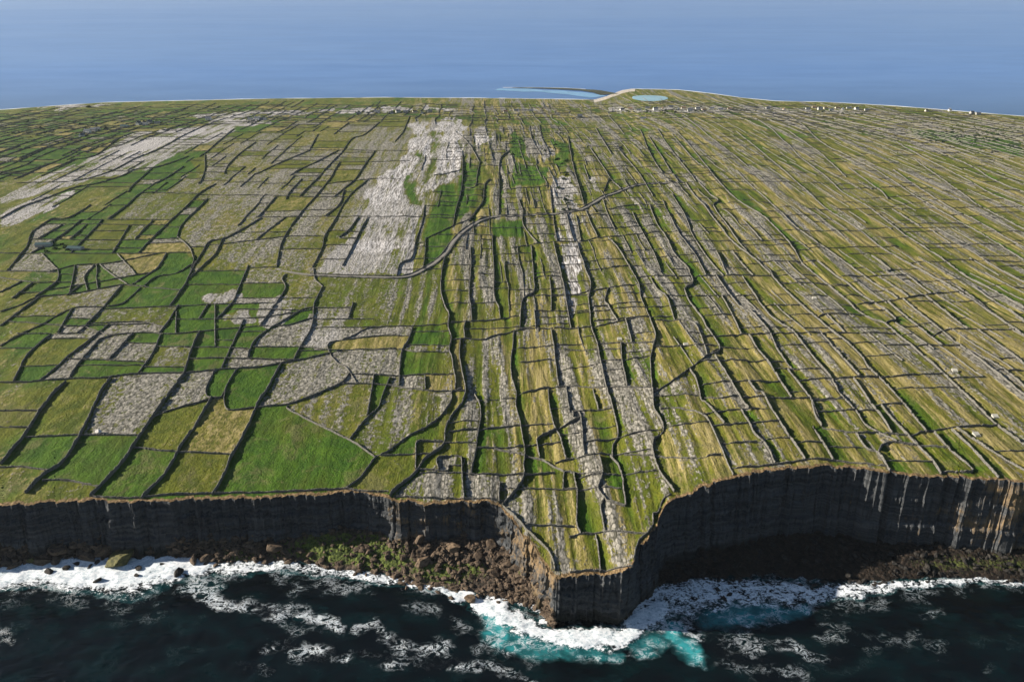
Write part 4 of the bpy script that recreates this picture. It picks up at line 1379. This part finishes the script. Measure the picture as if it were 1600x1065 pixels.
# surf line along the far shore, spit, lagoon
def ribbon(name, line, w, z, mat):
    d = np.gradient(line, axis=0); d /= np.hypot(d[:, 0], d[:, 1])[:, None]; nn = np.stack([-d[:, 1], d[:, 0]], 1)
    V_ = np.concatenate([np.c_[line - nn * w[:, None] / 2, np.full(len(line), z)], np.c_[line + nn * w[:, None] / 2, np.full(len(line), z)]])
    n = len(line); i = np.arange(n - 1)
    return mesh_np(name, V_, np.stack([i, i + 1, n + i + 1, n + i], 1), mat, kind='structure')
sxl = np.linspace(-1650, 1500, 900)
sl_ = np.stack([sxl, yshore(sxl) + 9], 1)
sxp, _syp = project(sxl, yshore(sxl), 1.0)
ribbon('surf', sl_, 11 * (1 - ss((sxp - 905) / 20) * (1 - ss((sxp - 985) / 20))) * np.clip(fbm(sxl / 60, sxl * 0, 421, 3) * 2 - .45, .05, 1.2), .25, M_SURF)
def flat_poly(name, pts, z, mat, h):
    x, y = at_z(np.array([p[0] for p in pts], float), np.array([p[1] for p in pts], float), z)
    L = smooth_line(np.stack([np.r_[x, x[0]], np.r_[y, y[0]]], 1), 9.0)[:-1]
    n = len(L); c = L.mean(0)
    vv = [(a_, b_, z) for a_, b_ in L] + [(a_ + (a_ - c[0]) * .05, b_ + (b_ - c[1]) * .05, z - h) for a_, b_ in L]
    ff = [tuple(range(n))] + [(i, n + i, n + (i + 1) % n, (i + 1) % n) for i in range(n)]
    me = bpy.data.meshes.new(name); me.from_pydata(vv, [], ff); me.update(); me.materials.append(mat)
    o = bpy.data.objects.new(name, me); COL.objects.link(o); o['kind'] = 'structure'
    return o
def sea_line(px):
    a = np.array(px, float); x, y = at_z(a[:, 0], a[:, 1], 1.0)
    return smooth_line(np.stack([x, y], 1), 14.0)
rl = sea_line([(800, 137.2), (850, 137.8), (895, 139.6), (930, 142.6), (952, 147.5)])
ribbon('reef', rl, np.interp(np.arange(len(rl)), [0, len(rl) * .6, len(rl) - 1], [10, 38, 60]) * (.6 + .8 * fbm(rl[:, 0] / 30, rl[:, 1] / 30, 423, 3)), 1.2, M_REEF)
sh_ = sea_line([(776, 139.5), (840, 141.5), (900, 146), (935, 151)])
ribbon('shallows', sh_, 70 * (.4 + fbm(sh_[:, 0] / 50, sh_[:, 0] * 0, 427, 3)), .3, M_SHALLOW)
bl_ = sea_line([(786, 136.6), (830, 136.7), (880, 137.4), (915, 139.2)])
ribbon('reef_surf', bl_, 9 * np.clip(fbm(bl_[:, 0] / 30, bl_[:, 0] * 0, 425, 3) * 2 - .4, .05, 1.2), .6, M_SURF)
flat_poly('lagoon', lagp, LAGZ, M_LAGOON, .3)

# ------------------------------------------------------------------ boulders at the foot of the cliffs
import bmesh
def ico(sub):
    bm = bmesh.new(); bmesh.ops.create_icosphere(bm, subdivisions=sub, radius=1)
    v = np.array([q.co[:] for q in bm.verts]); f = np.array([[q.index for q in ff.verts] for ff in bm.faces]); bm.free()
    return v, f
I3 = ico(4); I1 = ico(2)
def rock_shape(base, rs, npl=11, sq=(1, 1, 1), dmin=.62):
    v, f = base
    pl = rs.normal(size=(npl, 3)); pl /= np.linalg.norm(pl, axis=1)[:, None]
    dd = rs.uniform(dmin, 1.0, npl)
    q = v @ pl.T
    r = np.where(q > .05, dd[None] / np.maximum(q, .05), 9).min(1)
    r = np.minimum(r, 1.25)
    p = v * r[:, None]
    p += .05 * (fbm(p[:, 0] * 4 + 9, p[:, 1] * 4 + p[:, 2] * 3, int(rs.integers(999)), 3) - .5)[:, None]
    return p * np.array(sq)
BO = """12,872,12,d 50,872,6,g 66,873,8,b 44,859,7,b 92,860,9,b 88,871,6,b 136,866,9,b 148,857,6,b 160,860,10,b 187,870,13,g 170,858,10,b 152,876,5,d 207,861,8,b 139,882,5,d 102,883,7,d 77,888,6,d 215,884,6,d 213,895,5,d 152,901,6,d
278,887,8,d 302,870,8,b 250,852,7,g 275,851,8,o 295,851,7,o 232,845,8,b 265,832,7,b 252,878,4,d 22,850,7,b 350,842,7,b 118,876,5,d 427,854,14,b 445,862,7,b 597,832,7,d 617,835,8,o 662,856,11,b 678,850,7,o 660,882,11,o 710,868,11,o 690,846,8,b 695,860,8,b 772,898,11,b
792,890,9,b 750,876,8,b 725,850,8,b 750,836,7,b 770,862,11,b 652,838,6,o 790,862,8,b 807,895,9,b 814,906,7,g 822,924,8,o 733,928,9,o 783,874,7,b 824,884,9,b 763,848,6,b 705,928,6,b 640,845,6,b 1124,918,5,d 1141,924,5,d 1131,929,6,d 1192,908,4,d 1141,907,4,d""".split()
BM = {'d': (M_ROCKD, 'dark wet'), 'g': (M_ROCKG, 'green-tinged'), 'b': (M_ROCKB, 'brown'), 'o': (M_ROCKO, 'orange-brown')}
bl = []
for s in BO:
    a = s.split(','); bl.append((float(a[0]), float(a[1]), float(a[2]), a[3]))
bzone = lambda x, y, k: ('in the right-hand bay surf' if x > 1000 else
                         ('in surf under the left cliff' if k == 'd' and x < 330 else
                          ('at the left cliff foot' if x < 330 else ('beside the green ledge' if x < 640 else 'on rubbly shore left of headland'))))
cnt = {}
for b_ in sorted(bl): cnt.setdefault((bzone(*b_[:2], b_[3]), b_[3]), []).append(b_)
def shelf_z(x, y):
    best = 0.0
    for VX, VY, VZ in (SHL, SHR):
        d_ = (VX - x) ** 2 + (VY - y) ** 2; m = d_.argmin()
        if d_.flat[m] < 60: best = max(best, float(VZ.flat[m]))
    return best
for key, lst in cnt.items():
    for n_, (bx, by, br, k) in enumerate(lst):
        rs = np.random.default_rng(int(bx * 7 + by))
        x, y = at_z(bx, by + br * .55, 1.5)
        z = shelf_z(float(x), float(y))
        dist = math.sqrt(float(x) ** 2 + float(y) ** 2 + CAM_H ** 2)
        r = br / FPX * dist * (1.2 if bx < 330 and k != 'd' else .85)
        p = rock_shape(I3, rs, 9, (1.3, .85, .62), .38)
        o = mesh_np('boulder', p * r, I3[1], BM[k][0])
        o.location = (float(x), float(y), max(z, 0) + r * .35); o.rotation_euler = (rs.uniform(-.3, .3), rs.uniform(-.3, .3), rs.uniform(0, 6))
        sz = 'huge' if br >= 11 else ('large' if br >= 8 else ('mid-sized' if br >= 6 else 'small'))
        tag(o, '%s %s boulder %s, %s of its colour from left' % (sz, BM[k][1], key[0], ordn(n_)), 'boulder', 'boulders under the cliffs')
# rubble nobody could count
RV, RF, off = [], [], 0
rs = np.random.default_rng(77)
def scatter(VX, VY, VZ, n, rmin, rmax, trange):
    global off
    nr2, nc2 = VX.shape
    for _ in range(n):
        i = int(nr2 * rs.uniform(*trange)); j = rs.integers(nc2)
        r = rmin + (rmax - rmin) * rs.random() ** 3
        p = rock_shape(I1, rs, 8, (1.35, .9, .65), .42) * r
        a_ = rs.uniform(0, 6); ca, sa = math.cos(a_), math.sin(a_)
        p = np.stack([p[:, 0] * ca - p[:, 1] * sa, p[:, 0] * sa + p[:, 1] * ca, p[:, 2]], 1) + np.array([VX[i, j], VY[i, j], VZ[i, j] + r * .3])
        RV.append(p); RF.append(I1[1] + off); off += len(p)
jl = np.where((cpx[cpx <= 868] > 560))[0]
jn = np.where((cpx[cpx <= 868] < 420))[0]
scatter(*[q[:, :jn[-1]] for q in SHL], 420, 1.2, 3.6, (.03, .66))
scatter(*[q[:, :] for q in SHL], 1500, .5, 2.4, (.02, .74))
scatter(*[q[:, jl[0]:] for q in SHL], 1000, .5, 2.2, (.02, .8))
ml = mesh_np('shore_rubble', np.vstack(RV), np.vstack(RF), M_ROCKB, kind='stuff')
RV, RF, off = [], [], 0
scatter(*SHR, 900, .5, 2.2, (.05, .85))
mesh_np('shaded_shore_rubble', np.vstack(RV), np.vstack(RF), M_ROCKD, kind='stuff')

# ------------------------------------------------------------------ farmhouses
def box(x0, x1, y0, y1, z0, z1):
    v = [(x0, y0, z0), (x1, y0, z0), (x1, y1, z0), (x0, y1, z0), (x0, y0, z1), (x1, y0, z1), (x1, y1, z1), (x0, y1, z1)]
    f = [(0, 3, 2, 1), (4, 5, 6, 7), (0, 1, 5, 4), (1, 2, 6, 5), (2, 3, 7, 6), (3, 0, 4, 7)]
    return v, f
def part(name, vf, mat, parent):
    me = bpy.data.meshes.new(name); me.from_pydata(vf[0], [], vf[1]); me.update(); me.materials.append(mat)
    o = bpy.data.objects.new(name, me); COL.objects.link(o); o.parent = parent
    return o
def gable_walls(l, w, h, rise):
    v = [(-l, -w, -1), (l, -w, -1), (l, w, -1), (-l, w, -1), (-l, -w, h), (l, -w, h), (l, w, h), (-l, w, h), (-l, 0, h + rise), (l, 0, h + rise)]
    return v, [(0, 1, 5, 4), (2, 3, 7, 6), (1, 2, 6, 9, 5), (3, 0, 4, 8, 7), (0, 3, 2, 1), (4, 5, 9, 8), (6, 7, 8, 9)]
def gable_roof(l, w, h, rise, e=.35, t=.22):
    k = rise / w
    v = []
    for x in (-l - e, l + e):
        v += [(x, -w - e, h - k * e + .03), (x, 0, h + rise + .03), (x, w + e, h - k * e + .03), (x, w + e, h - k * e + t + .03), (x, 0, h + rise + t + .05), (x, -w - e, h - k * e + t + .03)]
    f = [(0, 1, 2, 3, 4, 5), (11, 10, 9, 8, 7, 6)] + [(i, i + 6, (i + 1) % 6 + 6, (i + 1) % 6) for i in range(6)]
    return v, f
def house(kind):
    r = empty('farmhouse', (0, 0, 0))
    l, w, h, rise = {'cottage': (6.5, 3.2, 3.0, 2.6), 'house': (6.5, 4.0, 5.4, 2.8), 'barn': (9, 4.5, 3.6, 2.0), 'shed': (4.5, 2.6, 2.6, 1.5)}[kind[0]]
    part('wall', gable_walls(l, w, h, rise), kind[1], r)
    part('roof', gable_roof(l, w, h, rise), kind[2], r)
    if kind[0] in ('cottage', 'house'):
        for s in (-1, 1):
            part('chimney', box(s * (l - .6) - .45, s * (l - .6) + .45, -.4, .4, h + rise - .6, h + rise + 1.3), kind[1], r)
        part('door', box(-.55, .55, -w - .06, -w + .05, 0, 2.1), M_SLATE, r)
        for s in (-1, 1):
            for z in ([.9] if h < 4 else [.9, 3.4]):
                part('window', box(s * 3.4 - .6, s * 3.4 + .6, -w - .05, -w + .05, z, z + 1.2), M_GLASS, r)
    else:
        part('door', box(-1.4, 1.4, -w - .06, -w + .05, 0, 2.4), M_GREY, r)
    return r
def copy_tree(o):
    c = o.copy(); COL.objects.link(c)
    for ch in o.children:
        d_ = ch.copy(); COL.objects.link(d_); d_.parent = c
    return c
KIND = {'w': ('cottage', M_WHITE, M_SLATE), 'h': ('house', M_WHITE, M_SLATE), 'c': ('cottage', M_CREAM, M_THATCH), 'g': ('house', M_GREY, M_SLATE), 'b': ('barn', M_GREY, M_TIN), 's': ('shed', M_CREAM, M_SLATE)}
KW = {'w': 'white cottage with dark slate roof', 'h': 'tall white house with slate roof', 'c': 'cream cottage with brown roof', 'g': 'grey two-storey house with slate roof', 'b': 'grey barn with blue-green tin roof', 's': 'small cream shed with slate roof'}
HS = """128,213,w 137,208,h 147,206,g 152,203,w 195,198,b 217,195,h 226,195,w 234,193,g 246,193,w 326,188,h 392,188,w 402,188,h 412,188,w 118,389,b 69,384,b
560,178,w 590,177,g 612,178,w 622,176,h 634,177,g 648,175,c 660,178,w 672,176,g 790,176,c 806,174,w 830,174,w 846,173,c 906,184,g 972,172,w 985,171,c 998,173,w 1012,170,w 1024,172,h 1036,171,c 1048,168,w 1060,172,w 1068,170,c 1078,174,h 1090,170,w 1100,173,c 1112,171,w 1126,172,w 1140,171,c
1200,170,w 1225,172,c 1262,171,w 1272,169,c 1281,172,h 1290,170,c 1299,173,w 1308,170,c 1317,172,w 1326,170,w 1338,172,h 1354,173,w 1448,174,c 1484,174,h 1518,178,g 1528,180,g 1005,186,w""".split()
protos = {}
hz = lambda x, y: ('amid the left green plots' if y > 300 else 'in the far left hamlet' if x < 180 else 'in the second hamlet from left' if x < 300 else 'beside the left pale rock' if x < 450 else
                   'beyond the white limestone' if x < 760 else 'amid the middle village row' if x < 960 else 'below the lagoon' if x < 1180 else
                   'in the dense right-hand village' if x < 1400 else 'apart near the right shore')
hc = {}
hl_ = []
for s in HS:
    a = s.split(','); hl_.append((float(a[0]), float(a[1]), a[2]))
for q in sorted(hl_): hc.setdefault((hz(q[0], q[1]), q[2]), []).append(q)
for (zn, k), lst in hc.items():
    for n_, (hx, hy, _) in enumerate(lst):
        x, y, z = at(np.array([hx]), np.array([hy])); g = float(ground(x, y)[0])
        if k not in protos: protos[k] = o = house(KIND[k])
        else: o = copy_tree(protos[k])
        if hy > 300: o.scale = (1.0, 1.0, .8)
        o.location = (float(x[0]), float(y[0]), g); o.rotation_euler = (0, 0, random.choice([0, .15, -.2, .35, 1.4, -.1]))
        if hy < 200 and hx > 450: o.scale = (.92,) * 3
        if len(lst) == 1: lb = '%s %s' % (KW[k], zn)
        else: lb = '%s %s, %s such from left' % (KW[k], zn, ordn(n_))
        tag(o, lb, 'barn' if k == 'b' else 'shed' if k == 's' else 'house', 'island farmhouses')
        o.name = {'b': 'barn', 's': 'shed'}.get(k, 'farmhouse')

# ------------------------------------------------------------------ rain-water troughs: a sloping pale slab draining into a basin
def trough():
    r = empty('water_trough', (0, 0, 0))
    v, f = box(-2.6, 2.6, -1.8, 1.9, -.5, .2); v = [(a_, b_, (c_ if c_ < 0 else (.7 if b_ < 0 else 2.0))) for a_, b_, c_ in v]
    part('slab', (v, f), M_CONC, r)
    bv, bf = [], []
    for q in (box(-2.6, 2.6, -3.1, -2.9, -.5, .75), box(-2.6, -2.4, -2.9, -1.8, -.5, .75), box(2.4, 2.6, -2.9, -1.8, -.5, .75)):
        bf += [tuple(i + len(bv) for i in ff) for ff in q[1]]; bv += q[0]
    part('basin', (bv, bf), M_CONC, r)
    part('water', box(-2.39, 2.39, -2.89, -1.81, -.4, .45), M_GLASS, r)
    return r
TP = [(1491, 581, 'by the right-edge wall, upper of two'), (1555, 650, 'by the right-edge wall, lower of two'), (1525, 679, 'alone above the right-hand cliff'),
      (1272, 468, 'below the darkest green field on the right'), (968, 530, 'left of the long central wall'), (1072, 537, 'right of the long central wall'), (994, 318, 'just below the upper bend of the road')]
tp = None
for (tx_, ty_, w) in TP:
    x, y, z = at(np.array([float(tx_)]), np.array([float(ty_)])); g = float(ground(x, y)[0])
    o = tp = trough() if tp is None else copy_tree(tp)
    o.location = (float(x[0]), float(y[0]), g); o.rotation_euler = (0, 0, random.uniform(-.3, .2)); o.scale = (.8,) * 3
    tag(o, 'pale concrete water trough with sloping slab ' + w, 'trough', 'rain-water troughs in the fields')
x, y, z = at(np.array([154.0]), np.array([676.0])); g = float(ground(x, y)[0])
o = mesh_np('erratic_boulder', rock_shape(I3, np.random.default_rng(5), 10, (1, .8, .8)) * 2.3, I3[1], M_ROCKW)
o.location = (float(x[0]), float(y[0]), g + .8)
tag(o, 'single white boulder lying in the stony pasture above the left cliff', 'boulder')

# ------------------------------------------------------------------ low bushes round the villages
BVs, BFs, off = [], [], 0
rs = np.random.default_rng(31)
def bush(x, y, r):
    global off
    g = float(ground(np.array([x]), np.array([y]))[0])
    n = 46
    c = rs.normal(size=(n, 3)); c /= np.linalg.norm(c, axis=1)[:, None]
    c *= (r * rs.uniform(.45, 1, n) ** .6)[:, None]; c[:, 2] = np.abs(c[:, 2]) * .8
    s = r * rs.uniform(.18, .34, n)
    a = rs.normal(size=(n, 3)); a /= np.linalg.norm(a, axis=1)[:, None]
    b_ = np.cross(a, rs.normal(size=(n, 3))); b_ /= np.linalg.norm(b_, axis=1)[:, None]
    for k in range(n):
        q = np.array([x, y, g]) + c[k]
        BVs.append(np.stack([q + a[k] * s[k], q + b_[k] * s[k], q - a[k] * s[k], q - b_[k] * s[k]])); BFs.append([[off, off + 1, off + 2, off + 3]]); off += 4
spots = [(139, 168, 7)]
for cx, cy, rx, ry, n in ((150, 200, 35, 8, 26), (235, 192, 40, 5, 18), (620, 176, 60, 3, 22), (1050, 174, 110, 4, 40), (1310, 176, 70, 5, 26), (1500, 215, 80, 10, 60), (870, 240, 12, 25, 20), (905, 186, 8, 3, 8), (395, 189, 25, 3, 8), (60, 205, 50, 12, 18), (812, 225, 10, 20, 12), (884, 300, 8, 40, 16), (100, 386, 28, 6, 12)):
    for _ in range(n): spots.append((cx + rx * rs.normal() * .6, cy + ry * rs.normal() * .6, rs.uniform(1.6, 4.0)))
for bx, by, r in spots:
    x, y, z = at(np.array([bx]), np.array([by])); bush(float(x[0]), float(y[0]), r)
mesh_np('low_bushes', np.vstack(BVs), np.vstack(BFs), M_BUSH, kind='stuff')

# ------------------------------------------------------------------ air
HZ = 0.000013
if HZ > 0:
    hv, hf = box(-45000, 45000, -45000, 45000, -40, 420)
    hm = bpy.data.materials.new('sea_air'); hm.use_nodes = True; hn = hm.node_tree; hn.nodes.clear()
    ho = hn.nodes.new('ShaderNodeOutputMaterial'); hp = hn.nodes.new('ShaderNodeVolumePrincipled')
    hp.inputs['Color'].default_value = (.80, .89, 1.0, 1); hp.inputs['Density'].default_value = HZ; hp.inputs['Anisotropy'].default_value = .1
    hn.links.new(hp.outputs[0], ho.inputs['Volume'])
    hme = bpy.data.meshes.new('haze'); hme.from_pydata(hv, [], hf); hme.update(); hme.materials.append(hm)
    hob = bpy.data.objects.new('haze', hme); COL.objects.link(hob); hob['kind'] = 'stuff'

# ------------------------------------------------------------------ light
w = bpy.data.worlds.new('World'); scene.world = w; w.use_nodes = True
nt = w.node_tree; bg = nt.nodes['Background']
sky = nt.nodes.new('ShaderNodeTexSky'); sky.sky_type = 'NISHITA'; sky.sun_disc = False
sky.sun_elevation = SUN_EL; sky.sun_rotation = math.atan2(SUN.x, SUN.y)
sky.altitude = 300; sky.air_density = 1.0; sky.dust_density = .6; sky.ozone_density = 1.2
nt.links.new(sky.outputs[0], bg.inputs[0]); bg.inputs[1].default_value = 0.05
sd = bpy.data.lights.new('sun', 'SUN'); sd.energy = 5.0; sd.angle = R(.5); sd.color = (1.0, .91, .78)
so = bpy.data.objects.new('sun', sd); COL.objects.link(so)
so.rotation_euler = (-SUN).to_track_quat('-Z', 'Y').to_euler()
so.location = (-300, 300, 600)
vs = scene.view_settings
vs.view_transform = 'Standard'; vs.look = 'None'; vs.exposure = 1.1; vs.gamma = 1.0; vs.use_curve_mapping = False
scene.cycles.max_bounces = 4
scene.render.film_transparent = False
